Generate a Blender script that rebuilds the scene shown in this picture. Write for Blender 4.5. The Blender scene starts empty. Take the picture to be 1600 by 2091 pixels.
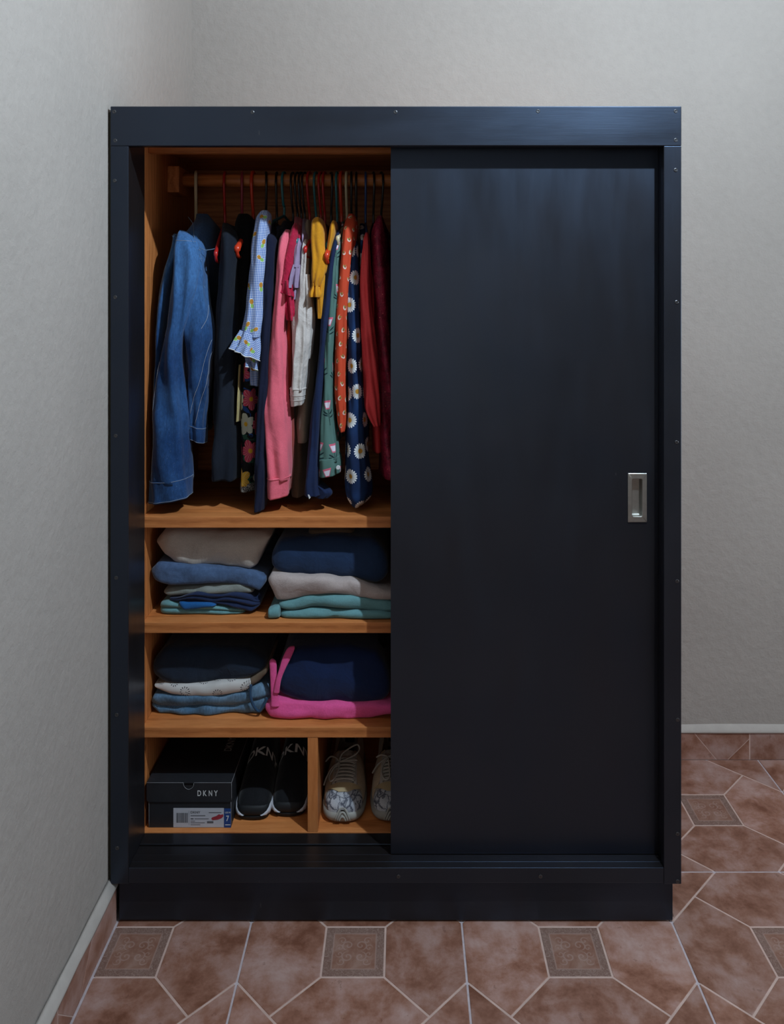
import bpy, bmesh, math, random
import numpy as np
from mathutils import Vector, noise, Matrix
PI = math.pi
sc = bpy.context.scene
COL = sc.collection

# ---------------------------------------------------------------- camera, light, exposure
CAM_Y, CAM_Z, F, CX, CY = -1.709, 1.3406, 1629.0, 823.0, 605.0      # metres; pixels of the 1600 x 2091 frame
cd = bpy.data.cameras.new('camera'); cam = bpy.data.objects.new('camera', cd); COL.objects.link(cam)
cam.location = (0, CAM_Y, CAM_Z); cam.rotation_euler = (PI/2, 0, 0)
cd.sensor_fit = 'HORIZONTAL'; cd.sensor_width = 36.0; cd.lens = F/1600*36.0
cd.shift_x = (800-CX)/1600; cd.shift_y = -(1045.5-CY)/1600; cd.clip_start = 0.02
sc.camera = cam
w = bpy.data.worlds.new('world'); sc.world = w; w.use_nodes = True
w.node_tree.nodes['Background'].inputs[0].default_value = (0.5, 0.5, 0.5, 1)
w.node_tree.nodes['Background'].inputs[1].default_value = 0.0
def lamp(name, kind, loc, energy, color, size):
    l = bpy.data.lights.new(name, kind); l.energy = energy; l.color = color
    if kind == 'POINT': l.shadow_soft_size = size
    else: l.size = size
    o = bpy.data.objects.new(name, l); COL.objects.link(o); o.location = loc
    return o
lamp('ceiling_bulb', 'POINT', (0.675, -0.84, 2.44), 134.0, (0.68, 0.85, 1.0), 0.022)
o = lamp('fill_light', 'AREA', (-0.25, -4.1, 1.25), 5.0, (1.0, 0.92, 0.82), 1.3); o.rotation_euler = (PI/2, 0, 0)  # added soft fill from behind the camera, no known source there
o = lamp('side_fill_light', 'AREA', (3.42, -0.75, 1.15), 28.0, (0.74, 0.88, 1.0), 1.1); o.rotation_euler = (PI/2, 0, PI/2)  # added fill from the right for walls and floor, no known source
sc.view_settings.view_transform = 'Standard'; sc.view_settings.look = 'None'
sc.view_settings.gamma = 1.0; sc.view_settings.use_curve_mapping = False
sc.view_settings.exposure = 0.0
sc.cycles.use_denoising = True
sc.cycles.max_bounces = 7; sc.cycles.diffuse_bounces = 4; sc.cycles.glossy_bounces = 2; sc.cycles.transmission_bounces = 2; sc.cycles.transparent_max_bounces = 4

# ---------------------------------------------------------------- helpers
def W(px, py, Y):
    k = (Y-CAM_Y)/F
    return Vector(((px-CX)*k, Y, CAM_Z-(py-CY)*k))
def WX(px, Y): return (px-CX)*(Y-CAM_Y)/F
def WZ(py, Y): return CAM_Z-(py-CY)*(Y-CAM_Y)/F

ORG = {}
def thing(name, label, cat, loc=(0, 0, 0), group=None):
    o = bpy.data.objects.new(name, None); COL.objects.link(o); o.location = loc; o.empty_display_size = .05
    o['label'] = label; o['category'] = cat
    if group: o['group'] = group
    ORG[o] = Vector(loc)
    return o
def tag(o, label, cat, group=None):
    o['label'] = label; o['category'] = cat
    if group: o['group'] = group
    return o
def mobj(name, V, Fc, mat, parent=None, uv=None, smooth=True, org=None, sharp=None):
    """one mesh object from world-space vertices; its origin is the parent's origin (or org)"""
    if parent is not None: o0 = ORG[parent]
    else: o0 = Vector(org) if org is not None else Vector((0, 0, 0))
    me = bpy.data.meshes.new(name)
    me.from_pydata([(v[0]-o0[0], v[1]-o0[1], v[2]-o0[2]) for v in V], [], Fc)
    if uv is not None:
        L = me.uv_layers.new(name='UVMap')
        li = np.empty(len(me.loops), dtype=np.int32); me.loops.foreach_get('vertex_index', li)
        L.data.foreach_set('uv', np.asarray(uv, dtype=np.float32)[li].ravel())
    if smooth:
        me.polygons.foreach_set('use_smooth', [True]*len(me.polygons))
    me.materials.append(mat)
    bm = bmesh.new(); bm.from_mesh(me); bmesh.ops.recalc_face_normals(bm, faces=bm.faces)
    if sharp:
        for e in bm.edges:
            if len(e.link_faces) == 2 and e.calc_face_angle(0) > sharp: e.smooth = False
    bm.to_mesh(me); bm.free()
    o = bpy.data.objects.new(name, me); COL.objects.link(o)
    if parent is not None: o.parent = parent
    else: o.location = o0
    ORG[o] = o0
    return o
def box(name, lo, hi, mat, parent=None, bevel=0.0012, seg=2):
    lo = Vector(lo); hi = Vector(hi); c = (lo+hi)/2
    bm = bmesh.new(); bmesh.ops.create_cube(bm, size=1.0)
    for v in bm.verts: v.co = Vector((v.co[i]*(hi[i]-lo[i]) for i in range(3)))
    if bevel:
        bmesh.ops.bevel(bm, geom=list(bm.edges), offset=min(bevel, .45*min(hi-lo)), segments=seg, affect='EDGES', profile=.5)
    me = bpy.data.meshes.new(name); bm.to_mesh(me); bm.free()
    me.materials.append(mat)
    o = bpy.data.objects.new(name, me); COL.objects.link(o)
    if parent is not None: o.parent = parent; o.location = c-ORG[parent]
    else: o.location = c
    ORG[o] = c
    return o
def prism(name, poly, z0, z1, mat, parent=None, axis='z', bevel=.001, org=None):
    """poly extruded along an axis; poly in the other two axes"""
    def P(a, b, c):
        return {'z': (a, b, c), 'y': (a, c, b), 'x': (c, a, b)}[axis]
    n = len(poly)
    V = [P(a, b, z0) for a, b in poly]+[P(a, b, z1) for a, b in poly]
    Fc = [tuple(range(n)), tuple(range(n, 2*n))]+[(i, (i+1) % n, n+(i+1) % n, n+i) for i in range(n)]
    o = mobj(name, V, Fc, mat, parent, smooth=False, org=org)
    if bevel:
        bm = bmesh.new(); bm.from_mesh(o.data)
        bmesh.ops.bevel(bm, geom=list(bm.edges), offset=bevel, segments=1, affect='EDGES'); bm.to_mesh(o.data); bm.free()
    return o
def loft(name, rings, mat, parent=None, caps=(True, True), closed=True, uv=True, org=None, smooth=True, sharp=None):
    m = len(rings); n = len(rings[0])
    A = np.array([[tuple(p) for p in r] for r in rings], dtype=float)
    V = A.reshape(-1, 3)
    Fc = []
    jn = n if closed else n-1
    for i in range(m-1):
        for j in range(jn):
            k = (j+1) % n
            Fc.append((i*n+j, i*n+k, (i+1)*n+k, (i+1)*n+j))
    UV = None
    if uv:
        UV = np.zeros((m, n, 2))
        d = np.linalg.norm(np.roll(A, -1, axis=1)-A, axis=2)
        for j in range(1, n): UV[:, j, 0] = UV[:, j-1, 0]+d[:, j-1]
        half = UV[:, n//2, 0][:, None]
        if closed:                      # ring starts at the front: signed distance from the front line
            tot = (UV[:, -1, 0]+d[:, -1])[:, None]
            UV[:, :, 0] = np.where(np.arange(n)[None, :] <= n//2, UV[:, :, 0], UV[:, :, 0]-tot)
        dv = np.linalg.norm(A[1:]-A[:-1], axis=2).mean(axis=1)
        UV[1:, :, 1] = -np.cumsum(dv)[:, None]
        UV = UV.reshape(-1, 2)
    V = [tuple(v) for v in V]
    if closed:
        for end, idx in ((0, 0), (1, m-1)):
            if caps[end]:
                c = A[idx].mean(axis=0); V.append(tuple(c)); ci = len(V)-1
                if UV is not None: UV = np.vstack([UV, UV[idx*n:idx*n+n].mean(axis=0)])
                for j in range(n): Fc.append((idx*n+j, idx*n+(j+1) % n, ci))
    return mobj(name, V, Fc, mat, parent, UV, smooth, org, sharp)
def spline(P, m, closed=False):
    """Catmull-Rom through points P, m samples per span"""
    P = [np.array(p, dtype=float) for p in P]; n = len(P); out = []
    for i in range(n if closed else n-1):
        if closed: a, b, c, d = P[(i-1) % n], P[i], P[(i+1) % n], P[(i+2) % n]
        else: a, b, c, d = P[max(i-1, 0)], P[i], P[i+1], P[min(i+2, n-1)]
        for k in range(m):
            t = k/m
            out.append(.5*((2*b)+(c-a)*t+(2*a-5*b+4*c-d)*t*t+(3*b-a-3*c+d)*t**3))
    if not closed: out.append(P[-1])
    return out
def tube_rings(pts, r, n=8, closed=False, flat=1.0):
    pts = [Vector(p) for p in pts]; m = len(pts); rings = []
    t0 = (pts[1]-pts[0]).normalized()
    up = Vector((0, 0, 1)) if abs(t0.z) < .9 else Vector((1, 0, 0))
    nrm = t0.cross(up).normalized(); prev = t0
    for i, p in enumerate(pts):
        if closed: t = (pts[(i+1) % m]-pts[i-1])
        else: t = pts[min(i+1, m-1)]-pts[max(i-1, 0)]
        if t.length < 1e-9: t = prev
        t = t.normalized()
        nrm = (prev.rotation_difference(t) @ nrm); nrm = (nrm-t*nrm.dot(t)).normalized(); prev = t
        b = t.cross(nrm)
        rr = r[i] if hasattr(r, '__len__') else r
        rings.append([p+nrm*rr*math.cos(2*PI*j/n)+b*rr*flat*math.sin(2*PI*j/n) for j in range(n)])
    if closed: rings.append(rings[0])
    return rings
def tube(name, pts, r, mat, parent=None, n=8, closed=False, org=None, flat=1.0):
    return loft(name, tube_rings(pts, r, n, closed, flat), mat, parent, caps=(not closed, not closed), uv=False, org=org)
def lerp_rows(rows, m):
    """rows of equal length -> m smooth rows (by index arc in first column)"""
    R = np.array(rows, dtype=float); out = []
    k = max(2, int(m/(len(rows)-1)))
    return np.array(spline(R, k))
def nz(x, y, z, s=1.0): return noise.noise(Vector((x*s, y*s, z*s)))

# ---------------------------------------------------------------- procedural materials
class NB:
    def __init__(s, name, rough=.85, spec=.3):
        s.mat = bpy.data.materials.new(name); s.mat.use_nodes = True
        s.t = s.mat.node_tree; s.bsdf = s.t.nodes['Principled BSDF']
        s.bsdf.inputs['Roughness'].default_value = rough
        s.bsdf.inputs['Specular IOR Level'].default_value = spec
    def _set(s, sock, v):
        if isinstance(v, bpy.types.NodeSocket): s.t.links.new(v, sock)
        elif isinstance(v, (tuple, list)):
            sock.default_value = tuple(v)+(1,) if (sock.type == 'RGBA' and len(v) == 3) else tuple(v)
        else: sock.default_value = v
    def m(s, op, a, b=None, c=None):
        n = s.t.nodes.new('ShaderNodeMath'); n.operation = op
        for i, v in enumerate((a, b, c)):
            if v is not None: s._set(n.inputs[i], v)
        return n.outputs[0]
    def add(s, a, b): return s.m('ADD', a, b)
    def sub(s, a, b): return s.m('SUBTRACT', a, b)
    def mul(s, a, b): return s.m('MULTIPLY', a, b)
    def div(s, a, b): return s.m('DIVIDE', a, b)
    def lt(s, a, b): return s.m('LESS_THAN', a, b)
    def gt(s, a, b): return s.m('GREATER_THAN', a, b)
    def hyp(s, a, b): return s.m('SQRT', s.add(s.mul(a, a), s.mul(b, b)))
    def mix(s, f, a, b, mode='MIX'):
        n = s.t.nodes.new('ShaderNodeMix'); n.data_type = 'RGBA'; n.blend_type = mode
        s._set(n.inputs[0], f); s._set(n.inputs[6], a); s._set(n.inputs[7], b)
        return n.outputs[2]
    def uv(s):
        n = s.t.nodes.new('ShaderNodeUVMap'); x = s.t.nodes.new('ShaderNodeSeparateXYZ')
        s.t.links.new(n.outputs[0], x.inputs[0]); s.uvv = n.outputs[0]
        return x.outputs[0], x.outputs[1]
    def obj(s):
        n = s.t.nodes.new('ShaderNodeTexCoord'); return n.outputs['Object']
    def sep(s, v):
        x = s.t.nodes.new('ShaderNodeSeparateXYZ'); s.t.links.new(v, x.inputs[0]); return x.outputs
    def comb(s, x, y, z=0.0):
        n = s.t.nodes.new('ShaderNodeCombineXYZ')
        for i, v in enumerate((x, y, z)): s._set(n.inputs[i], v)
        return n.outputs[0]
    def scale(s, v, k):
        n = s.t.nodes.new('ShaderNodeMapping'); n.inputs['Scale'].default_value = k
        s.t.links.new(v, n.inputs['Vector']); return n.outputs[0]
    def noise(s, v, scale, detail=3, rough=.55, dist=0.0):
        n = s.t.nodes.new('ShaderNodeTexNoise'); n.inputs['Scale'].default_value = scale
        n.inputs['Detail'].default_value = detail; n.inputs['Roughness'].default_value = rough
        n.inputs['Distortion'].default_value = dist
        if v is not None: s.t.links.new(v, n.inputs['Vector'])
        return n.outputs[0]
    def voro(s, v, scale, feature='F1', out=0, rnd=1.0):
        n = s.t.nodes.new('ShaderNodeTexVoronoi'); n.feature = feature; n.inputs['Scale'].default_value = scale
        n.inputs['Randomness'].default_value = rnd
        if v is not None: s.t.links.new(v, n.inputs['Vector'])
        return n.outputs[out]
    def wave(s, v, scale, dist=3, detail=2, axis='X', dscale=1.0):
        n = s.t.nodes.new('ShaderNodeTexWave'); n.bands_direction = axis
        n.inputs['Scale'].default_value = scale; n.inputs['Distortion'].default_value = dist
        n.inputs['Detail'].default_value = detail; n.inputs['Detail Scale'].default_value = dscale
        s.t.links.new(v, n.inputs['Vector']); return n.outputs[1]
    def ramp(s, f, stops):
        n = s.t.nodes.new('ShaderNodeValToRGB'); e = n.color_ramp.elements
        while len(e) < len(stops): e.new(.5)
        for i, (p, c) in enumerate(stops):
            e[i].position = p; e[i].color = tuple(c)+(1,) if len(c) == 3 else c
        s._set(n.inputs[0], f); return n.outputs[0]
    def rng(s, v, a, b, c, d):
        n = s.t.nodes.new('ShaderNodeMapRange')
        s._set(n.inputs[0], v)
        for i, q in enumerate((a, b, c, d)): n.inputs[1+i].default_value = q
        return n.outputs[0]
    def white(s, v):
        n = s.t.nodes.new('ShaderNodeTexWhiteNoise'); n.noise_dimensions = '3D'; s.t.links.new(v, n.inputs['Vector'])
        c = s.t.nodes.new('ShaderNodeSeparateColor'); s.t.links.new(n.outputs['Color'], c.inputs[0])
        return c.outputs
    def bump(s, h, strength=.3, dist=.001):
        n = s.t.nodes.new('ShaderNodeBump'); n.inputs['Strength'].default_value = strength
        n.inputs['Distance'].default_value = dist; s._set(n.inputs['Height'], h)
        s.t.links.new(n.outputs[0], s.bsdf.inputs['Normal'])
    def cells(s, u, v, sx, sy, jit=.25, stag=.5, rot=.5, seed=0.0):
        """grid of motif cells; local coordinates in metres and three random numbers per cell"""
        vv = s.div(v, sy); row = s.m('FLOOR', vv)
        uu = s.add(s.div(u, sx), s.mul(s.m('FLOORED_MODULO', row, 2.0), stag)); col = s.m('FLOOR', uu)
        R = s.white(s.comb(col, row, seed))
        lx = s.mul(s.sub(s.sub(s.sub(uu, col), .5), s.mul(s.sub(R[0], .5), jit)), sx)
        ly = s.mul(s.sub(s.sub(s.sub(vv, row), .5), s.mul(s.sub(R[1], .5), jit)), sy)
        a = s.mul(s.sub(R[2], .5), 2*rot)
        ca, sa = s.m('COSINE', a), s.m('SINE', a)
        return s.sub(s.mul(lx, ca), s.mul(ly, sa)), s.add(s.mul(lx, sa), s.mul(ly, ca)), R
    def ell(s, lx, ly, cx, cy, rx, ry, ang=0.0):
        """1 inside an ellipse"""
        x = s.sub(lx, cx); y = s.sub(ly, cy)
        if ang:
            ca, sa = math.cos(ang), math.sin(ang)
            x, y = s.add(s.mul(x, ca), s.mul(y, sa)), s.sub(s.mul(y, ca), s.mul(x, sa))
        x = s.div(x, rx); y = s.div(y, ry)
        return s.lt(s.add(s.mul(x, x), s.mul(y, y)), 1.0)
    def out(s, col, rough=None):
        s._set(s.bsdf.inputs['Base Color'], col)
        if rough is not None: s._set(s.bsdf.inputs['Roughness'], rough)
        return s.mat
def plain(name, c, rough=.5, metal=0.0, spec=.5, var=.12, scale=30, bump=.0):
    b = NB(name, rough, spec); b.bsdf.inputs['Metallic'].default_value = metal
    n = b.noise(b.obj(), scale, 3)
    k = b.rng(n, .3, .7, 1-var, 1+var)
    col = b.mix(1.0, c, b.comb(k, k, k), 'MULTIPLY')
    if bump: b.bump(n, bump, .002)
    return b.out(col)
def weave(b, u, v, pitch=.0012):
    return b.mul(b.m('SINE', b.mul(u, 2*PI/pitch)), b.m('SINE', b.mul(v, 2*PI/pitch)))
def cloth(name, c, rough=.9, var=.18, sheen=.15, bump=.25, scale=14, c2=None):
    b = NB(name, rough, .15)
    b.bsdf.inputs['Sheen Weight'].default_value = sheen; b.bsdf.inputs['Sheen Roughness'].default_value = .5
    o = b.obj(); n = b.noise(o, scale, 4, .6); f = b.noise(o, 420, 2)
    k = b.mul(b.rng(n, .3, .7, 1-var, 1+var), b.rng(f, .3, .7, .93, 1.07))
    base = c if c2 is None else b.mix(b.rng(n, .4, .62, 0, 1), c, c2)
    col = b.mix(1.0, base, b.comb(k, k, k), 'MULTIPLY')
    b.bump(b.add(b.add(b.noise(o, 60, 3), b.mul(b.noise(b.scale(o, (1, 1, .8)), 17, 3, .55, 1.2), 3.2)), b.mul(f, .25)), bump*1.3, .003)
    return b.out(col)
# ---------------------------------------------------------------- materials of the room and the wardrobe
def m_plaster():
    b = NB('grey_plaster', .92, .2); o = b.obj()
    a = b.noise(o, 42, 4, .66); big = b.noise(o, 2.2, 2)
    k = b.mul(b.rng(big, .3, .7, .95, 1.05), b.rng(a, .3, .7, .97, 1.03))
    col = b.mix(1.0, (.330, .293, .263), b.comb(k, k, k), 'MULTIPLY')
    spot = b.gt(b.noise(o, 9, 5, .75), .735)
    col = b.mix(b.mul(spot, .5), col, (.30, .265, .225))
    b.bump(a, .36, .008)
    return b.out(col)
M_WALL = m_plaster()
M_LIP = plain('pale_plaster_lip', (.385, .342, .308), .85, var=.06)
def m_tile(name, seed):
    b = NB(name, .42, .35); o = b.obj()
    g = b.t.nodes.new('ShaderNodeObjectInfo')
    off = b.mul(g.outputs['Random'], 37.0)
    mp = b.t.nodes.new('ShaderNodeVectorMath'); b.t.links.new(o, mp.inputs[0]); b.t.links.new(b.comb(off, off, seed), mp.inputs[1])
    v = mp.outputs[0]
    a = b.noise(v, 9, 6, .68, .15); c = b.noise(v, 38, 4, .7, .2)
    col = b.ramp(a, [(.34, (.150, .058, .034)), (.45, (.235, .108, .072)), (.54, (.305, .168, .132)), (.66, (.37, .240, .208))])
    col = b.mix(b.mul(b.gt(c, .66), .35), col, (.115, .05, .034))
    r = b.rng(g.outputs['Random'], 0, 1, .88, 1.12)
    col = b.mix(1.0, col, b.comb(r, r, r), 'MULTIPLY')
    b.bump(c, .12, .001)
    return b.out(col, b.rng(a, .3, .7, .36, .5)), b
M_TILE = m_tile('mottled_terracotta_tile', 0.0)[0]
def m_decor():
    b = NB('scrollwork_tile', .5, .3); o = b.obj(); x, y, z = b.sep(o)
    a = b.noise(o, 22, 5, .65, .5)
    base = b.ramp(a, [(.32, (.18, .074, .046)), (.5, (.225, .115, .082)), (.68, (.28, .168, .132))])
    ax, ay = b.m('ABSOLUTE', x), b.m('ABSOLUTE', y); r = b.m('MAXIMUM', ax, ay)
    border = b.gt(r, .0445); line = b.mul(b.gt(r, .0425), b.lt(r, .0455))
    # scrolls: concentric waves around a mirrored set of centres
    def scroll(cx, cy, k, w):
        d = b.hyp(b.sub(ax, cx), b.sub(ay, cy)); an = b.m('ARCTAN2', b.sub(ay, cy), b.sub(ax, cx))
        s_ = b.m('SINE', b.add(b.mul(d, k), an))
        return b.mul(b.gt(s_, .55), b.lt(d, w))
    sw = b.m('MAXIMUM', scroll(.013, .014, 700, .013), b.m('MAXIMUM', scroll(.026, .026, 800, .009), scroll(.03, .008, 900, .008)))
    bn = b.noise(o, 85, 1, .5, 2.5)
    bs = b.mul(border, b.mul(b.gt(bn, .45), b.lt(bn, .53)))
    col = b.mix(b.mul(border, .62), base, (.145, .092, .076))
    col = b.mix(b.mul(b.m('MAXIMUM', sw, b.m('MAXIMUM', bs, line)), .40), col, (.36, .25, .215))
    b.bump(b.add(sw, bs), .25, .001)
    return b.out(col)
M_DECOR = m_decor()
M_JOINT = plain('cream_tile_joint', (.48, .33, .28), .8, var=.1)
M_GROUT = plain('pale_lilac_grout', (.46, .385, .40), .9, var=.12, scale=60)
def m_wood(name, axis, seed=0.0, dark=1.0):
    b = NB(name, .48, .35); o = b.obj()
    st = {'x': (1, 9, 9), 'y': (9, 1, 9), 'z': (9, 9, 1)}[axis]
    v = b.scale(o, st)
    g = b.wave(v, 2.2, 7, 3, {'x': 'Z', 'y': 'X', 'z': 'Y'}[axis], 1.6); f = b.noise(v, 26, 4, .7); big = b.noise(o, 5, 3)
    col = b.ramp(b.add(b.mul(g, .28), b.mul(f, .72)), [(.25, (.36*dark, .110*dark, .028*dark)), (.5, (.51*dark, .172*dark, .048*dark)), (.8, (.62*dark, .235*dark, .074*dark))])
    xs = b.sep(o)[{'x': 0, 'y': 1, 'z': 2}[axis]]; ys = b.sep(o)[{'x': 1, 'y': 0, 'z': 1}[axis]]
    row = b.m('FLOOR', b.div(ys, .07)); blk = b.m('FLOOR', b.add(b.div(xs, .43), b.mul(row, .37)))
    R = b.white(b.comb(blk, row, seed)); k = b.mul(b.rng(R[0], 0, 1, .86, 1.12), b.rng(big, .3, .7, .94, 1.06))
    col = b.mix(1.0, col, b.comb(k, k, k), 'MULTIPLY')
    knot = b.lt(b.voro(b.scale(o, {'x': (1, 1.6, 1.6), 'y': (1.6, 1, 1.6), 'z': (1.6, 1.6, 1)}[axis]), 5.5), .05)
    col = b.mix(b.mul(knot, .6), col, (.12, .04, .012))
    b.bump(b.add(g, f), .1, .001)
    return b.out(col)
M_WOODX = m_wood('orange_pine_along', 'x'); M_WOODZ = m_wood('orange_pine_upright', 'z', 3.0); M_WOODY = m_wood('orange_pine_deep', 'y', 5.0)
def m_black(name, axis):
    b = NB(name, .46, .9); o = b.obj(); b.bsdf.inputs['Specular Tint'].default_value = (.42, .63, 1.0, 1)
    v = b.scale(o, (1.2, 22, 22) if axis == 'x' else (22, 22, 1.2))
    g = b.noise(v, 9, 4, .65); big = b.noise(o, 4, 3); wr = b.noise(b.scale(o, (1, 1, .22) if axis == 'z' else (.22, 1, 1)), 16, 4, .6)
    k = b.rng(big, .3, .7, .8, 1.2)
    col = b.mix(1.0, (.0098, .0072, .0060), b.comb(k, k, k), 'MULTIPLY')
    sc_ = b.mul(b.gt(b.noise(b.scale(o, (1, 1, .3)), 60, 2), .80), .35)
    col = b.mix(sc_, col, (.08, .07, .065))
    b.bump(g, .10, .0012)
    return b.out(col, b.rng(wr, .3, .7, .31, .41))
M_BLACKX = m_black('black_lacquer_along', 'x'); M_BLACKZ = m_black('black_lacquer_upright', 'z')
M_STEEL = plain('brushed_steel', (.40, .39, .36), .46, 1.0, .5, .08, 80)
M_SCREW = plain('screw_metal', (.10, .10, .105), .35, .9, .5, .2, 200)
M_SHADE = plain('dark_olive_shade', (.030, .028, .014), .7, var=.2)  # shadow tone put into the colour of the added strip

# ---------------------------------------------------------------- room
XL, YB, XR, YF, ZC = -0.626, 0.607, 3.5, -4.2, 2.9
def struct(o): o['kind'] = 'structure'; return o
s = prism('wall_left', [(-.614, YB), (-.6275, -.05), (-.632, YF), (-.95, YF), (-.95, YB)], 0, ZC, M_WALL, bevel=0); struct(s)
struct(box('wall_back', (-.95, YB, 0), (XR+.2, YB+.2, ZC), M_WALL, bevel=0))
struct(box('wall_right', (XR, YF, 0), (XR+.2, YB, ZC), M_WALL, bevel=0))
struct(box('wall_front', (-.95, YF-.2, 0), (XR+.2, YF, ZC), M_WALL, bevel=0))
struct(box('ceiling', (-.95, YF-.2, ZC), (XR+.2, YB+.2, ZC+.1), M_WALL, bevel=0))
floor = struct(box('floor', (-.95, YF-.2, -.1), (XR+.2, YB+.2, -.0014), M_GROUT, bevel=0))

def added_window(name, c, ax, wdt, hgt):
    # invented frame bars and pane, added around a fill light, proud of the wall
    root = bpy.data.objects.new(name, None); COL.objects.link(root); root.location = c; ORG[root] = Vector(c); root['kind'] = 'structure'
    def bar(nm, a0, a1, z0, z1, d0, d1, mat):
        lo, hi = ((c[0]+a0, c[1]+d0, c[2]+z0), (c[0]+a1, c[1]+d1, c[2]+z1)) if ax == 'x' else ((c[0]-d1, c[1]+a0, c[2]+z0), (c[0]-d0, c[1]+a1, c[2]+z1))
        box(nm, lo, hi, mat, root, .003)
    a, b_ = wdt/2, hgt/2
    for z in (-b_, b_): bar('added_window_frame', -a-.05, a+.05, z-.04 if z < 0 else z, z if z < 0 else z+.04, .0, .05, M_WOODX)
    for x in (-a, a): bar('added_window_frame', x-.04 if x < 0 else x, x if x < 0 else x+.04, -b_, b_, .0, .05, M_WOODZ)
    bar('added_window_pane', -a, a, -b_, b_, .0, .004, M_LIP)
added_window('added_window_1', (-.25, YF, 1.25), 'x', 1.3, 1.3)  # unseen, made up to surround the fill behind the camera
added_window('added_window_2', (XR, -.75, 1.15), 'y', 1.1, 1.1)  # unseen, made up to surround the fill on the right
T = .45; TX0, TY0 = .1248-2*T, .1496
def clip(poly, x0):
    out = []
    for i in range(len(poly)):
        a, b2 = poly[i], poly[(i+1) % len(poly)]
        ia, ib = a[0] >= x0, b2[0] >= x0
        if ia: out.append(a)
        if ia != ib:
            t = (x0-a[0])/(b2[0]-a[0]); out.append((x0, a[1]+t*(b2[1]-a[1])))
    return out
def inset(poly, d):
    n = len(poly); out = []
    for i in range(n):
        p0, p1, p2 = Vector(poly[i-1]), Vector(poly[i]), Vector(poly[(i+1) % n])
        e1 = (p1-p0).normalized(); e2 = (p2-p1).normalized()
        n1 = Vector((-e1.y, e1.x)); n2 = Vector((-e2.y, e2.x))
        k = 1+n1.dot(n2); out.append(tuple(p1+(n1+n2)*(d/max(k, .2))))
    return out
h = T/2; q = .139*T; c = .336*T; pm = c/2
def rot4(poly, k):
    for _ in range(k): poly = [(-y, x) for x, y in poly]
    return poly
SQ = [(-q, -q), (q, -q), (q, q), (-q, q)]
HEX = [(-q, -q), (-h+pm, -h+pm), (-h+c, -h), (h-c, -h), (h-pm, -h+pm), (q, -q)]
TRI = [(-h, -h), (-h+c, -h), (-h, -h+c)]
PIECES = [('decor_square', SQ, M_DECOR)]+[('tile_piece', rot4(HEX, k), M_TILE) for k in range(4)]+[('corner_piece', rot4(TRI, k), M_TILE) for k in range(4)]
def piece_mesh(name, poly, z0, z1, mat, d, bev=.0007):
    poly = inset(poly, d); n = len(poly); top = inset(poly, bev)
    V = [(x, y, z0) for x, y in poly]+[(x, y, z1-bev) for x, y in poly]+[(x, y, z1) for x, y in top]
    Fc = [tuple(range(2*n, 3*n))]
    for L in (0, n): Fc += [(L+i, L+(i+1) % n, L+n+(i+1) % n, L+n+i) for i in range(n)]
    me = bpy.data.meshes.new(name); me.from_pydata(V, [], Fc); me.materials.append(mat); return me
TB = [(-h, -h), (h, -h), (h, h), (-h, h)]
def EDGE(nm): return .0020 if nm == 'decor_square' else .0021
def tile_meshes(cx, x0=None):
    f = (lambda p: clip(p, x0-cx)) if x0 is not None else (lambda p: p)
    base = f(TB); out = [piece_mesh('tile_base', base, -.004, -.0007, M_JOINT, .0040)]
    for nm, p, mt in PIECES:
        p2 = f(p)
        out.append(piece_mesh(nm, p2, -.004, 0.0, mt, EDGE(nm)) if len(p2) > 2 else None)
    return out
FULL = tile_meshes(0)
for i in range(5):
    cx = TX0+i*T+h                        # columns between the joint lines x = .1248 + k * .45
    ms = tile_meshes(cx, -.6118) if i == 0 else FULL
    for j in range(4):
        cy = TY0+h-j*T
        t = bpy.data.objects.new('floor_tile', ms[0]); COL.objects.link(t); t.parent = floor
        t.location = Vector((cx, cy, 0))-ORG[floor]
        for (nm, p, mt), me in zip(PIECES, ms[1:]):
            if me is None: continue
            o = bpy.data.objects.new(nm, me); COL.objects.link(o); o.parent = t
# plain tiles beyond what the picture shows
V = []; Fc = []
for i in range(0, 9):
    for j in range(9):
        if i < 5 and j < 4: continue
        cx = TX0+i*T+h; cy = TY0+h-j*T
        x0, x1, y0, y1 = max(cx-h+.004, -.6118), min(cx+h-.004, XR), max(cy-h+.004, YF), cy+h-.004
        if x1 <= x0 or y1 <= y0: continue
        k = len(V); V += [(x0, y0, 0), (x1, y0, 0), (x1, y1, 0), (x0, y1, 0)]; Fc.append((k, k+1, k+2, k+3))
far = mobj('outer_floor_tiles', V, Fc, M_TILE, floor, smooth=False); far.location = (0, 0, 0); far['kind'] = 'stuff'

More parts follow.
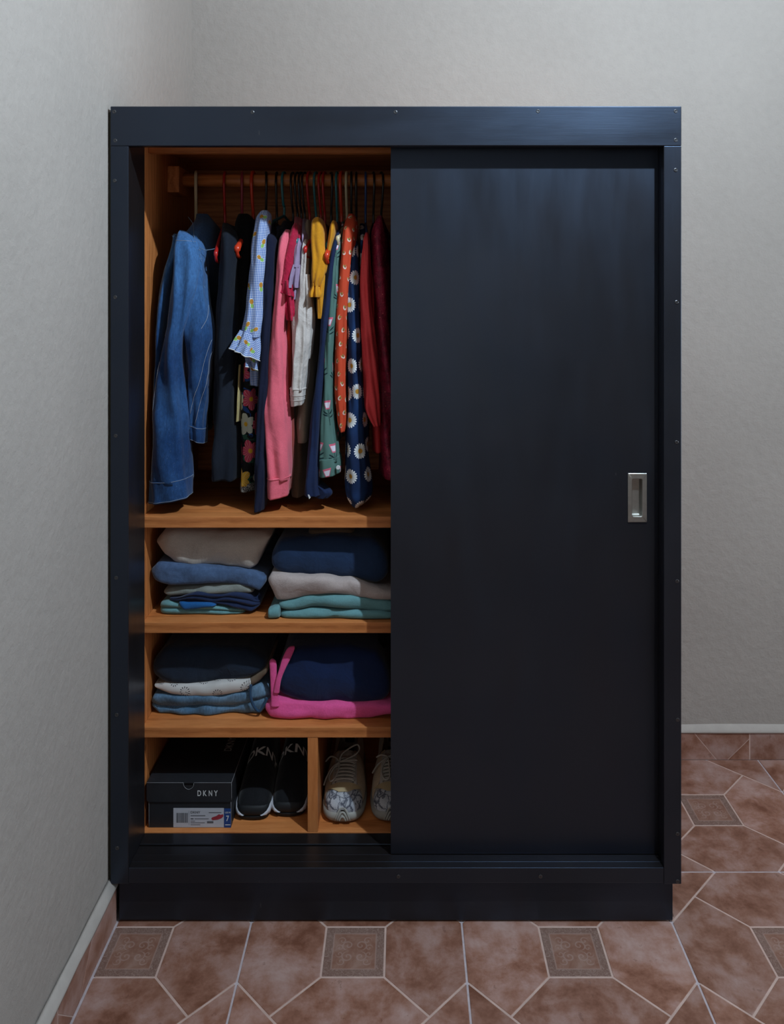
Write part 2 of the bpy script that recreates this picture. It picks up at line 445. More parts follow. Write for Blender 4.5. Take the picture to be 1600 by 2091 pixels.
# skirting cut from the same tiles, with the plaster lip above it
def skirting(name, p0, p1, nrm, starts, hgt, lipname):
    """pieces along p0->p1 (XY), standing proud along nrm"""
    p0, p1, nrm = Vector(p0), Vector(p1), Vector(nrm); d = (p1-p0).normalized(); L = (p1-p0).length
    root = mobj(name, *slab(p0, d, nrm, 0, L, 0, hgt, 0, .0080), M_JOINT, smooth=False, org=(p0.x, p0.y, 0)); struct(root)
    for s0 in starts:
        s1 = s0+T-.004
        for poly in ([(s1-.060, 0), (s1, 0), (s1, .058)],
                     [(s1-.158, hgt), (s1-.092, 0), (s1-.063, 0), (s1, .061), (s1, hgt)],
                     [(s0, 0), (s1-.095, 0), (s1-.161, hgt), (s0, hgt)]):
            pl = [(min(max(a, 0), L), b_) for a, b_ in poly]
            if max(a for a, _ in pl)-min(a for a, _ in pl) < .004: continue
            n = len(pl); V = [];
            for off in (0, .0085):
                for a, b_ in pl: v = p0+d*a+nrm*off; V.append((v.x, v.y, b_))
            Fc = [tuple(range(n)), tuple(range(n, 2*n))]+[(i, (i+1) % n, n+(i+1) % n, n+i) for i in range(n)]
            mobj('skirting_piece', V, Fc, M_TILE, root, smooth=False)
    prof = [(0, hgt-.001), (.0120, hgt-.001), (.0125, hgt+.003), (.0105, hgt+.008), (.006, hgt+.014), (.002, hgt+.020), (0, hgt+.022)]
    rings = []
    for a in np.linspace(0, L, 30):
        w_ = .0009*math.sin(a*23)+.0006*math.sin(a*57)
        rings.append([(p0+d*a+nrm*(u+(w_ if u > 0 else -.002))).to_tuple()[:2]+(z+(w_ if z > hgt else 0),) for u, z in prof])
    lip = loft(lipname, rings, M_LIP, None, uv=False); struct(lip)
def slab(p0, d, nrm, a0, a1, z0, z1, n0, n1):
    V = []
    for nn in (n0, n1):
        for a, z in ((a0, z0), (a1, z0), (a1, z1), (a0, z1)):
            v = p0+d*a+nrm*nn; V.append((v.x, v.y, z))
    return V, [(0, 1, 2, 3), (4, 5, 6, 7), (0, 1, 5, 4), (1, 2, 6, 5), (2, 3, 7, 6), (3, 0, 4, 7)]
xj = 1.0037
skirting('baseboard_back', (.60, YB), (XR, YB), (0, -1), [xj-T-.60+k*T for k in range(0, 5)], .0785, 'trim_1')
skirting('baseboard_left', (-.6228, -.0), (-.6235, -1.9), (1, 0), [-.16+k*T for k in range(0, 5)], .080, 'trim_2')

# ---------------------------------------------------------------- wardrobe
wd = thing('wardrobe', 'large black wooden wardrobe with sliding doors pushed open to the right and orange pine inside', 'wardrobe', (-.015, .3, 0))
XA, XB = -.5895, .5555                    # inner faces
ZS = .1296                                # sill height
Y0 = .0926                                # where the pine interior starts
box('top_rail', (-.620, -.02, 1.659), (.589, 0, 1.743), M_BLACKX, wd, .0018)
box('stile', (-.620, -.0195, .0954), (-.5816, 0, 1.659), M_BLACKZ, wd, .0016)
box('stile', (.5516, -.0195, .0954), (.589, 0, 1.659), M_BLACKZ, wd, .0016)
box('bottom_rail', (-.5816, -.019, .0975), (.5516, 0, ZS), M_BLACKX, wd, .0012)
box('plinth', (-.6085, .0, 0.004), (.577, .02, .0975), M_BLACKX, wd, .001)
box('plinth_side', (-.6085, .02, 0.002), (-.59, .59, .0954), M_BLACKX, wd, .001)
box('plinth_side', (.5585, .02, 0.002), (.577, .59, .0954), M_BLACKX, wd, .001)
box('jamb', (-.608, 0, .0975), (-.5835, Y0, 1.72), M_BLACKZ, wd, .001)
box('jamb', (.5535, 0, .0975), (.577, Y0, 1.72), M_BLACKZ, wd, .001)
box('sill', (-.5835, 0, .1), (.5535, .0225, ZS-.0006), M_BLACKX, wd, .0012)
box('door_track', (-.5835, .0255, .1), (.5535, .0535, ZS-.0035), M_BLACKX, wd, .0012)
box('door_track', (-.5835, .0565, .1), (.5535, Y0, ZS-.0012), M_BLACKX, wd, .0012)
box('header', (-.5835, 0, 1.68), (.5535, .0225, 1.735), M_BLACKX, wd, .001)
box('header_track', (-.5835, .0535, 1.684), (.5535, .0600, 1.735), M_BLACKX, wd, .001)
box('side_panel', (-.608, Y0, .0975), (XA, .585, 1.72), M_WOODZ, wd, .001)
box('side_panel', (XB, Y0, .0975), (.577, .585, 1.72), M_WOODZ, wd, .001)
box('top_panel', (-.608, Y0, 1.702), (.577, .585, 1.72), M_WOODX, wd, .001)
box('top_cleat', (XA, .135, 1.672), (XB, .155, 1.702), M_WOODX, wd, .001)
box('back_panel', (-.608, .585, .0975), (.577, .597, 1.72), M_WOODX, wd, .001)
box('bottom_board', (XA, Y0+.0005, .108), (XB, .585, ZS+.0005), M_WOODX, wd, .001)
SH = [(1055, 1078), (1271, 1293), (1485, 1506.5)]
SZ = []
for a, b_ in SH:
    z1, z0 = WZ(a, Y0), WZ(b_, Y0); SZ.append((z0, z1))
    box('shelf', (XA, Y0, z0), (XB, .585, z1), M_WOODX, wd, .0012)
box('divider', (WX(627.5, Y0), Y0+.0008, ZS), (WX(648.5, Y0), .585, SZ[2][0]), M_WOODZ, wd, .001)
box('divider', (.10, Y0+.0008, ZS), (.118, .585, SZ[2][0]), M_WOODZ, wd, .001)
YR, ZR = .33, WZ(368.5, .33)
RODR = .0168
tube('hanging_rod', [(x, YR, ZR) for x in np.linspace(-.5600, XB, 8)], RODR, M_WOODX, wd, 24)
box('rod_bracket', (XA, .285, ZR-.036), (-.5600, .375, ZR+.030), M_WOODY, wd, .002)
box('rod_bracket', (XB-.022, .285, ZR-.036), (XB, .375, ZR+.030), M_WOODY, wd, .002)
box('back_rail', (XA, .565, 1.44), (XB, .585, 1.60), M_WOODX, wd, .001)
box('shade_strip', (-.6262, -.013, .088), (-.6203, .006, 1.733), M_SHADE, wd, .0025)  # added strip, coloured to imitate a shadow ghost beside the frame
# sliding doors: the front one with its recessed pull, the rear one hidden behind it
def door(x0, x1, z0, z1, y0, y1, hole=None):
    if hole is None: return box('sliding_door', (x0, y0, z0), (x1, y1, z1), M_BLACKZ, wd, .001)
    hx0, hx1, hz0, hz1, dep = hole
    xs = [x0, hx0, hx1, x1]; zs = [z0, hz0, hz1, z1]; V = [(x, y0, z) for z in zs for x in xs]; Fc = []
    for j in range(3):
        for i in range(3):
            if i == 1 and j == 1: continue
            Fc.append((j*4+i, j*4+i+1, (j+1)*4+i+1, (j+1)*4+i))
    k = 16; V += [(hx0, y0+dep, hz0), (hx1, y0+dep, hz0), (hx1, y0+dep, hz1), (hx0, y0+dep, hz1)]
    f = [5, 6, 10, 9]
    Fc += [(f[i], f[(i+1) % 4], k+(i+1) % 4, k+i) for i in range(4)]+[(k, k+1, k+2, k+3)]
    b0 = 20; V += [(x0, y1, z0), (x1, y1, z0), (x1, y1, z1), (x0, y1, z1)]
    Fc += [(b0, b0+1, b0+2, b0+3), (0, 1, 2, 3, b0+1, b0), (12, 13, 14, 15, b0+2, b0+3), (0, 4, 8, 12, b0+3, b0), (3, 7, 11, 15, b0+2, b0+1)]
    return mobj('sliding_door', V, Fc, M_BLACKZ, wd, smooth=False)
YD = .0245
hx0, hx1, hz0, hz1 = WX(1281, YD), WX(1320, YD), WZ(1066, YD), WZ(966, YD)
ix0, ix1, iz0, iz1 = WX(1289.5, YD), WX(1310, YD), WZ(1054, YD), WZ(977.5, YD)
dr = door(WX(797.5, YD), .5530, ZS-.0015, 1.70, YD, .0505, (ix0-.002, ix1+.002, iz0-.002, iz1+.002, .016))
door(-.012, .5530, ZS-.0005, 1.70, .0620, .0880)
def rrect(x0, x1, z0, z1, r, n=5):
    out = []
    for cx, cz, a0 in ((x1-r, z1-r, 0), (x0+r, z1-r, PI/2), (x0+r, z0+r, PI), (x1-r, z0+r, 1.5*PI)):
        out += [(cx+r*math.cos(a0+PI/2*k/n), cz+r*math.sin(a0+PI/2*k/n)) for k in range(n+1)]
    return out
def rr3(x0, x1, z0, z1, r, y): return [(x, y, z) for x, z in rrect(x0, x1, z0, z1, r)]
loft('handle', [rr3(hx0, hx1, hz0, hz1, .0012, YD), rr3(hx0, hx1, hz0, hz1, .0012, YD-.0022), rr3(hx0+.001, hx1-.001, hz0+.001, hz1-.001, .001, YD-.003),
     rr3(ix0-.0008, ix1+.0008, iz0-.0008, iz1+.0008, .004, YD-.003), rr3(ix0, ix1, iz0, iz1, .0035, YD-.002), rr3(ix0, ix1, iz0, iz1, .0035, YD+.011), rr3(ix0+.002, ix1-.002, iz0+.002, iz1-.002, .002, YD+.0135)],
     M_STEEL, dr, caps=(False, True), uv=False, sharp=.6)
# screws
def screw_mesh():
    prof = [(0, .0004), (.0011, .0004), (.0013, -.0006), (.0030, -.0007), (.0040, -.0002), (.0042, .0008)]
    V = [(0, -.0, 0)]; Fc = []; n = 14; V = []
    for r, y in prof: V += [(max(r, 1e-5)*math.cos(2*PI*k/n), y, max(r, 1e-5)*math.sin(2*PI*k/n)) for k in range(n)]
    for i in range(len(prof)-1): Fc += [(i*n+k, i*n+(k+1) % n, (i+1)*n+(k+1) % n, (i+1)*n+k) for k in range(n)]
    me = bpy.data.meshes.new('screw'); me.from_pydata(V, [], Fc); me.materials.append(M_SCREW); return me
SM = screw_mesh()
for px, py in [(233, 228), (515, 229), (807, 229), (1098, 227), (1379, 227), (1379, 286), (235, 287), (1379, 347), (1381, 617), (1381, 903), (1382, 1187), (1383, 1470), (1383, 1703), (1383, 1800),
               (234, 369), (235, 607), (236, 890), (237, 1180), (238, 1460), (239, 1732), (813, 1790), (1103, 1790)]:
    p = W(px, py, -.0202); o = bpy.data.objects.new('screw', SM); COL.objects.link(o); o.parent = wd; o.location = p-ORG[wd]
# ---------------------------------------------------------------- cloth materials
def m_denim(name, base, light, fade_z=None):
    b = NB(name, .9, .15); u, v = b.uv(); o = b.obj(); b.bsdf.inputs['Sheen Weight'].default_value = .12
    n = b.noise(o, 9, 4, .6); f = b.noise(b.scale(o, (1, 1, .35)), 260, 2, .6); sp = b.gt(b.noise(o, 600, 1), .74)
    k = b.rng(n, .35, .7, 0, 1)
    if fade_z is not None:
        z = b.sep(o)[2]; k = b.m('MINIMUM', b.add(b.mul(k, .45), b.mul(b.rng(z, fade_z[0], fade_z[1], 0, 1), b.rng(n, .3, .6, .5, 1.1))), 1.0)
    col = b.mix(k, base, light)
    kk = b.rng(f, .3, .7, .78, 1.22); col = b.mix(1.0, col, b.comb(kk, kk, kk), 'MULTIPLY')
    col = b.mix(b.mul(sp, .22), col, (.5, .58, .66))
    b.bump(b.add(b.mul(f, .5), b.noise(o, 70, 3)), .3, .0016)
    return b.out(col)
def m_gingham():
    b = NB('blue_gingham_pineapples', .85, .15); u, v = b.uv()
    p = .0040
    a = b.lt(b.m('FRACT', b.div(u, p)), .5); c = b.lt(b.m('FRACT', b.div(v, p)), .5)
    k = b.mul(b.add(a, c), .5)
    col = b.ramp(k, [(0, (.62, .64, .68)), (.5, (.24, .33, .58)), (1, (.035, .10, .36))])
    lx, ly, R = b.cells(u, v, .036, .050, .45, .5, 1.4, 4.0)
    halo = b.m('MAXIMUM', b.ell(lx, ly, 0, .004, .0052, .0066), b.ell(lx, ly, 0, -.006, .0044, .0062))
    col = b.mix(halo, col, (.66, .68, .72))
    col = b.mix(b.ell(lx, ly, 0, -.0065, .0038, .0054), col, (.24, .45, .12))
    col = b.mix(b.ell(lx, ly, 0, .0035, .0047, .006), col, (.44, .20, .03))
    b.bump(b.noise(b.obj(), 70, 3), .3, .002)
    return b.out(col)
def m_tulip():
    b = NB('sage_green_tulips', .85, .15); u, v = b.uv()
    col = (.085, .165, .145)
    lx, ly, R = b.cells(u, v, .040, .092, .22, .5, .28, 2.0)
    col = b.mix(b.mul(b.lt(b.m('ABSOLUTE', b.add(lx, b.mul(b.m('SINE', b.mul(ly, 60)), .0012))), .0006), b.mul(b.lt(ly, .004), b.gt(ly, -.034))), col, (.012, .028, .03))
    for cx, cy, an in ((-.007, -.004, .9), (.008, -.003, -.85), (-.008, -.0095, 1.2), (.009, -.013, -1.2)):
        col = b.mix(b.ell(lx, ly, cx, cy, .0017, .0075, an), col, (.010, .024, .028))
    # cup: trapezoid that narrows downwards
    wdt = b.add(.0035, b.mul(b.sub(ly, .006), .30))
    cup = b.mul(b.lt(b.m('ABSOLUTE', lx), b.add(wdt, .0016)), b.mul(b.gt(ly, .0035), b.lt(ly, .0235)))
    inn = b.mul(b.lt(b.m('ABSOLUTE', lx), wdt), b.mul(b.gt(ly, .0065), b.lt(ly, .019)))
    col = b.mix(cup, col, (.62, .13, .20)); col = b.mix(inn, col, (.66, .62, .70))
    b.bump(b.noise(b.obj(), 70, 3), .25, .002)
    return b.out(col)
def m_orange():
    b = NB('orange_ditsy_floral', .8, .2); u, v = b.uv()
    col = (.52, .058, .022)
    lx, ly, R = b.cells(u, v, .0205, .031, .4, .5, 1.3, 7.0)
    ring = b.sub(b.ell(lx, ly, 0, 0, .0044, .0066), b.ell(lx, ly, .0010, .0026, .0036, .0062))
    col = b.mix(b.m('MAXIMUM', ring, 0.0), col, (.62, .52, .46))
    col = b.mix(b.ell(lx, ly, -.0012, .0012, .0013, .0040, .5), col, (.33, .26, .07))
    col = b.mix(b.ell(lx, ly, .0015, .0008, .0013, .0036, -.6), col, (.26, .21, .06))
    col = b.mix(b.ell(lx, ly, .0002, .0002, .0008, .0016), col, (.05, .03, .02))
    b.bump(b.noise(b.obj(), 70, 3), .25, .002)
    return b.out(col)
def m_daisy():
    b = NB('navy_daisies', .8, .2); u, v = b.uv()
    n = b.noise(b.obj(), 9, 3)
    col = b.mix(b.rng(n, .35, .65, 0, 1), (.006, .016, .055), (.010, .036, .115))
    for sx, sy, seed, off in ((.044, .066, 3.0, .011),):
        lx, ly, R = b.cells(b.add(u, off), v, sx, sy, .22, .5, .6, seed)
        r = b.hyp(lx, ly); a = b.m('ARCTAN2', ly, lx)
        lobe = b.m('POWER', b.m('ABSOLUTE', b.m('COSINE', b.add(b.mul(a, 9.0), b.mul(R[1], 6.0)))), .45)
        rad = b.mul(b.add(.60, b.mul(lobe, .42)), .0175)
        col = b.mix(b.lt(r, rad), col, b.mix(b.rng(r, .006, .016, 0, 1), (.42, .42, .40), (.70, .70, .70)))
        col = b.mix(b.lt(r, .0056), col, (.42, .20, .025))
    b.bump(b.noise(b.obj(), 60, 3), .25, .002)
    return b.out(col)
def m_floral():
    b = NB('black_big_floral', .85, .2); u, v = b.uv()
    nn = b.noise(b.obj(), 26, 3, .6, .8)
    col = b.mix(b.gt(nn, .575), (.006, .006, .007), (.02, .07, .045))
    col = b.mix(b.mul(b.lt(nn, .40), .85), col, (.012, .05, .20))
    lx, ly, R = b.cells(b.add(u, .012), b.add(v, .01), .055, .062, .25, .5, 2.0, 12.0)
    r = b.hyp(lx, ly); a = b.m('ARCTAN2', ly, lx)
    lobe = b.m('ABSOLUTE', b.m('COSINE', b.mul(a, 2.5)))
    rad = b.mul(b.add(.62, b.mul(lobe, .38)), .027)
    pc = b.ramp(R[0], [(.0, (.46, .045, .09)), (.36, (.46, .045, .09)), (.37, (.55, .32, .03)), (.62, (.55, .32, .03)), (.63, (.42, .44, .36)), (1, (.42, .44, .36))])
    ray = b.m('ABSOLUTE', b.m('SINE', b.add(b.mul(a, 9.0), b.mul(nn, 6))))
    pc = b.mix(b.mul(b.lt(ray, .22), .65), pc, (.55, .42, .36))
    col = b.mix(b.lt(r, rad), col, pc)
    col = b.mix(b.lt(r, .0055), col, (.55, .30, .02))
    b.bump(b.noise(b.obj(), 60, 3), .25, .002)
    return b.out(col)
def m_sequin():
    b = NB('dark_red_sequins', .6, .4); o = b.obj(); u, v = b.uv()
    cellv = b.scale(o, (1, 1, 1)); d = b.voro(cellv, 220); R = b.white(b.voro(cellv, 220, 'F1', 2))
    n = b.noise(o, 24, 3, .6, 1.2)
    col = b.mix(b.rng(n, .4, .6, 0, 1), (.15, .008, .026), (.34, .018, .055))
    seq = b.lt(d, .32)
    col = b.mix(b.mul(seq, .6), col, (.38, .018, .045))
    col = b.mix(b.mul(seq, b.gt(R[0], .965)), col, (.80, .20, .17))
    b.bump(b.mul(b.sub(.4, d), R[1]), .7, .003)
    return b.out(col, b.rng(b.mul(seq, R[2]), 0, 1, .6, .22))
def m_dandelion():
    b = NB('white_dandelion_print', .9, .15); u, v = b.uv()
    lx, ly, R = b.cells(u, v, .050, .034, .3, .5, .8, 5.0)
    r = b.hyp(lx, ly); a = b.m('ARCTAN2', ly, lx)
    ray = b.mul(b.lt(b.m('ABSOLUTE', b.m('SINE', b.mul(a, 6.0))), .22), b.mul(b.gt(r, .002), b.lt(r, .0085)))
    dots = b.mul(b.gt(b.m('COSINE', b.mul(a, 12.0)), .35), b.mul(b.gt(r, .008), b.lt(r, .0115)))
    stem = b.mul(b.lt(b.m('ABSOLUTE', lx), .0006), b.mul(b.lt(ly, 0), b.gt(ly, -.015)))
    col = b.mix(b.m('MAXIMUM', ray, b.m('MAXIMUM', dots, stem)), (.52, .50, .48), (.06, .05, .055))
    b.bump(b.noise(b.obj(), 60, 3), .25, .002)
    return b.out(col)
def m_trim_embroid():
    b = NB('black_white_embroidery', .85, .2); o = b.obj(); n = b.noise(o, 190, 1, .5, 2.5)
    return b.out(b.mix(b.mul(b.gt(n, .46), b.lt(n, .54)), (.008, .008, .009), (.55, .54, .52)))
C_DENIM = m_denim('blue_denim', (.007, .032, .105), (.045, .128, .295), (.02, .21))
C_DENIM2 = m_denim('faded_denim', (.055, .12, .20), (.13, .215, .31))
C_STITCH = cloth('pale_stitching', (.24, .27, .33), .9)
C_FRAY = cloth('frayed_threads', (.13, .20, .30), .9)
C_NAVYD = cloth('dark_navy_knit', (.0085, .0115, .019), sheen=.05)
C_BLACK = cloth('black_jersey', (.0032, .0032, .0036), sheen=.03)
C_GING = m_gingham(); C_TULIP = m_tulip(); C_ORANGE = m_orange(); C_DAISY = m_daisy(); C_FLORAL = m_floral(); C_SEQ = m_sequin(); C_DAND = m_dandelion(); C_EMB = m_trim_embroid()
C_WHITE = cloth('white_trim', (.60, .60, .60)); C_YEL = cloth('pale_yellow_cotton', (.45, .36, .16))
C_NAVY = cloth('navy_jersey', (.0075, .010, .027), sheen=.05); C_NAVY2 = cloth('navy_blue_jersey', (.011, .020, .060), sheen=.05)
C_PINK = cloth('coral_pink_cotton', (.74, .135, .185), var=.08); C_RED = cloth('brick_red_cotton', (.34, .035, .022), var=.1)
C_RASP = cloth('raspberry_crochet', (.40, .012, .045), bump=.7, scale=40); C_LILAC = cloth('lilac_crepe', (.29, .215, .33), var=.1)
C_CREAM = cloth('cream_linen', (.50, .45, .42), var=.10, bump=.5, scale=20); C_BEIGE = cloth('beige_cotton', (.22, .17, .125), var=.1); C_TAUPE = cloth('taupe_brown_cotton', (.095, .060, .040), var=.12)
C_MUST = cloth('mustard_crepe', (.56, .235, .012), var=.08); C_SATIN = cloth('red_satin', (.68, .055, .060), .36, var=.08, sheen=.0, bump=.12)
C_MAROON = cloth('maroon_cloth', (.030, .003, .008))
def gloss(name, c, r=.28): return plain(name, c, r, 0, .5, .05)
H_CREAM = gloss('cream_plastic', (.58, .50, .32)); H_RED = gloss('red_plastic', (.42, .014, .012)); H_ROSE = gloss('rose_plastic', (.30, .035, .055)); H_ORANGE = gloss('orange_plastic', (.60, .045, .015))
H_BLACK = gloss('black_plastic', (.008, .008, .009)); H_TEAL = gloss('teal_plastic', (.025, .17, .19)); H_BLUE = gloss('blue_plastic', (.02, .06, .20))

# ---------------------------------------------------------------- hanging clothes
def drape_rings(rows, n=44, m=60, fold=.0035, seed=0, e=.8, ks=(3, 5, 8), shear=0.0, wr=.0024, flare=0.0):
    """rows: (py, left px, right px, front Y, back Y[, hem tilt]) traced at the front depth; returns closed rings from top to hem"""
    rows = [tuple(r)+(0,)*(6-len(r)) for r in rows]
    rnd = random.Random(seed); ph = [rnd.uniform(0, 6.28) for _ in ks]; dr_ = [rnd.uniform(-9, 9) for _ in ks]
    R = lerp_rows(rows, m); out = []; tot = len(R)
    for i, (py, xl, xr, yf, yb, tl) in enumerate(R):
        z = WZ(py, yf); x0, x1 = WX(xl, yf), WX(xr, yf); hw = max((x1-x0)/2, .0015); xc = (x0+x1)/2; hd = max((yb-yf)/2, .002); ym = (yf+yb)/2
        t = i/(tot-1); ring = []
        for j in range(n):
            th = 2*PI*j/n; sx, cx = math.sin(th), math.cos(th)
            ux = math.copysign(abs(sx)**e, sx); uy = math.copysign(abs(cx)**e, cx)
            f = sum(math.sin(k*th+p+d*z*3) for k, p, d in zip(ks, ph, dr_))/len(ks)
            f0 = f
            f = f*fold*(.35+.65*t)*min(1, hw/.012)+flare*.012*t*f0+wr*(nz(math.sin(th)*1.3+seed*7.1, math.cos(th)*1.3, z*11)+.7*nz(math.sin(th)*2.6+seed*3.7+z*9, math.cos(th)*2.6, z*21))
            x = xc+hw*ux+sx*f; y = ym-hd*uy-cx*f*1.6
            ring.append((x+shear*(y-yf), y, z+tl*(x-xc)))
        out.append(ring)
    return out
def hem_close(rings, drop=.004):
    last = np.array(rings[-1]); c = last.mean(axis=0)
    r1 = c+(last-c)*.90; r1[:, 2] = last[:, 2]+.0015; r2 = c+(last-c)*.82; r2[:, 2] = last[:, 2]+.012
    return rings+[[tuple(p) for p in r1], [tuple(p) for p in r2]]
def drape(name, rows, mat, parent, **kw):
    rings = drape_rings(rows, **kw)
    return loft(name, hem_close(rings), mat, parent, caps=(True, True)), rings
def off_ring(ring, d, dz=0.0):
    A = np.array(ring); c = A.mean(axis=0); D = A-c; D[:, 2] = 0; L = np.linalg.norm(D, axis=1)[:, None]+1e-9
    A = A+D/L*d; A[:, 2] += dz
    return [tuple(p) for p in A]
def stitch(name, rings, i, mat, parent, r=.0005, d=.0005):
    return tube(name, off_ring(rings[i], d), r, mat, parent, 5, closed=True)
def line_on(name, rings, j0, j1, i0, i1, mat, parent, r=.0005, d=.0006, m=24):
    """stitched line along the cloth from (ring i0, column j0) to (ring i1, column j1)"""
    n = len(rings[0]); pts = []; i0, i1 = min(i0, len(rings)-1), min(i1, len(rings)-1)
    for k in range(m+1):
        t = k/m; i = i0+(i1-i0)*t; a = int(i); f = i-a; b_ = min(a+1, len(rings)-1); j = j0+(j1-j0)*t; ja = int(math.floor(j)); fj = j-ja
        def g(ii): 
            p = np.array(rings[ii]); c = p.mean(axis=0); q_ = p[ja % n]*(1-fj)+p[(ja+1) % n]*fj; dd = q_-c; dd[2] = 0; return q_+dd/(np.linalg.norm(dd)+1e-9)*d
        pts.append(tuple(g(a)*(1-f)+g(b_)*f))
    return tube(name, pts, r, mat, parent, 5)
ZN = 1.527                                 # height of the hanger shoulders' apex
def hanger(label, mat, hook_px, tip_px=None, tip_y=.125, tip_z=1.452, r=.0034, group=None, wide=1.0, zn=ZN, name='clothes_hanger', half=.205, fat=.45):
    x = WX(hook_px, YR)
    sh = 0.0 if tip_px is None else (WX(tip_px, tip_y)-x)/(tip_y-YR)     # sideways drift per metre of depth
    def L(u, z): return (x+sh*u, YR+u, z)
    rr = RODR+r+.0006; hk = []
    for a in np.linspace(-.35, PI*.98, 16): hk.append(L(math.cos(a)*rr, ZR+math.sin(a)*rr))
    hk = hk[::-1]                          # from the front side up over the rod to the back... the stem leaves at the front
    stem = spline([L(-rr, ZR+.001), L(-rr*.98, ZR-.02), L(-rr*.45, ZR-.06), L(0, zn+.022), L(0, zn)], 5)
    path = hk[::-1][:-1]+[tuple(p) for p in stem]
    rings = tube_rings(path, r, 8)
    dz = zn-tip_z
    arms = spline([L(0, zn-.002), L(-.03, zn-.008), L(-half*.55, zn-dz*.48), L(-half*.93, zn-dz*.90), L(-half, zn-dz), L(-half*.97, zn-dz-.014), L(-half*.8, zn-dz-.018),
                   L(0, zn-dz-.019), L(half*.8, zn-dz-.018), L(half*.97, zn-dz-.014), L(half, zn-dz), L(half*.93, zn-dz*.90), L(half*.55, zn-dz*.48), L(.03, zn-.008)], 4, closed=True)
    rw = []
    for p in arms: rw.append(r*(1.0+fat*max(0, min(1, (abs(p[1]-YR)-.03)/(half-.03))) if p[2] > tip_z-.004 else 1.0))
    ra = tube_rings([tuple(p) for p in arms], rw, 8, closed=True)
    V = []; Fc = []
    for R_ in (rings, ra):
        b0 = len(V); n = 8
        for q_ in R_: V += [tuple(p) for p in q_]
        for i in range(len(R_)-1): Fc += [(b0+i*n+j, b0+i*n+(j+1) % n, b0+(i+1)*n+(j+1) % n, b0+(i+1)*n+j) for j in range(n)]
    o = mobj(name, V, Fc, mat, None, org=(x, YR, zn-dz-.02))
    return tag(o, label, 'hanger', group)
def centre(px, py=700, y=.2):
    p = W(px, py, y); return (p.x, .3, p.z)

# --- denim jacket
t = thing('denim_jacket', 'blue denim jacket with frayed shoulder and turned cuffs, leftmost hanging garment', 'jacket', centre(370))
o, rb = drape('jacket_body', [(436, 398, 420, .31, .35), (446, 392, 424, .28, .38), (458, 380, 424, .23, .43), (474, 366, 418, .18, .48), (492, 356, 414, .155, .50), (520, 348, 416, .15, .51), (600, 340, 410, .16, .52), (760, 338, 392, .19, .50), (905, 336, 388, .20, .48)], C_DENIM, t, seed=3, fold=.004, n=52)
drape('back_panel', [(477, 354, 360, .180, .22), (484, 349, 364, .168, .24), (502, 346, 364, .158, .25), (525, 339, 357, .150, .25), (560, 327, 346, .142, .25), (620, 315, 337, .134, .24), (680, 313, 331, .130, .23), (760, 311, 324, .126, .22), (860, 306, 318, .12, .21)], C_DENIM, t, seed=4, fold=.002, m=40)
sl, r1 = drape('sleeve', [(470, 366, 373, .160, .20), (476, 359, 382, .142, .215), (488, 352, 394, .128, .225), (508, 346, 402, .116, .225), (534, 344, 404, .112, .225), (560, 344, 400, .108, .220), (610, 343, 390, .103, .205), (660, 338, 377, .101, .195), (700, 327, 368, .100, .19), (740, 318, 367, .100, .19), (820, 307, 371, .099, .19), (900, 301, 375, .098, .19), (992, 298, 377, .098, .19)], C_DENIM, t, seed=5, fold=.0060, m=80, wr=.004, ks=(3, 5, 7))
cf, rc = drape('cuff', [(984, 296.5, 378.5, .0965, .192, .10), (1000, 296, 379, .096, .193, .10), (1028, 296, 378.5, .096, .192, .16)], C_DENIM, t, seed=5, fold=.004, m=14, wr=.003)
stitch('cuff_seam', rc, 1, C_STITCH, cf); stitch('cuff_seam', rc, -2, C_STITCH, cf)
line_on('sleeve_seam', r1, -13, -7, 14, 46, C_STITCH, sl); line_on('sleeve_seam', r1, -6, 9, 13, 13.5, C_STITCH, sl, r=.0006); line_on('sleeve_seam', r1, -7, -6, 54, 79, C_STITCH, sl)
s2, r2 = drape('sleeve', [(486, 382, 398, .150, .21), (500, 376, 406, .135, .22), (540, 372, 411, .128, .22), (600, 368, 414, .122, .22), (650, 366, 422, .118, .21), (680, 367, 425, .118, .21), (720, 370, 424, .12, .205), (780, 378, 421, .125, .20), (830, 381, 417, .13, .20), (880, 382, 413, .132, .20)], C_DENIM, t, seed=9, fold=.006, m=70, wr=.004)
cf, rc = drape('cuff', [(872, 380.5, 414.5, .130, .202, -.25), (890, 382, 414, .130, .202, -.3), (904, 386, 413, .132, .20, -.35)], C_DENIM, t, seed=9, fold=.003, m=12)
stitch('cuff_seam', rc, 1, C_STITCH, cf); stitch('cuff_seam', rc, -2, C_STITCH, cf)
line_on('sleeve_seam', r2, 9, -4, 38, 58, C_STITCH, s2); line_on('sleeve_seam', r2, 10, -1, 42, 62, C_STITCH, s2); line_on('sleeve_seam', r2, 10, 3, 24, 33, C_STITCH, s2, .0006)
rnd = random.Random(4)
for k in range(14):                        # loose threads along the worn shoulder edge
    py = rnd.uniform(500, 590); px = 404+(py-500)*.115+rnd.uniform(-1, 2); p = W(px, py, .135+rnd.uniform(0, .01))
    tube('frayed_thread', spline([p, p+Vector((.0015, -.001, -.001)), p+Vector((.003+rnd.uniform(0, .002), .0, -.003+rnd.uniform(-.003, .002)))], 4), .0005, C_FRAY, t, 5)
for k in range(8):
    p = W(357+rnd.uniform(-3, 3), 482+rnd.uniform(-2, 6), .17)
    tube('frayed_thread', spline([p, p+Vector((-.002, 0, .001)), p+Vector((-.0045, 0, rnd.uniform(-.003, .003)))], 4), .0006, C_FRAY, t, 5)
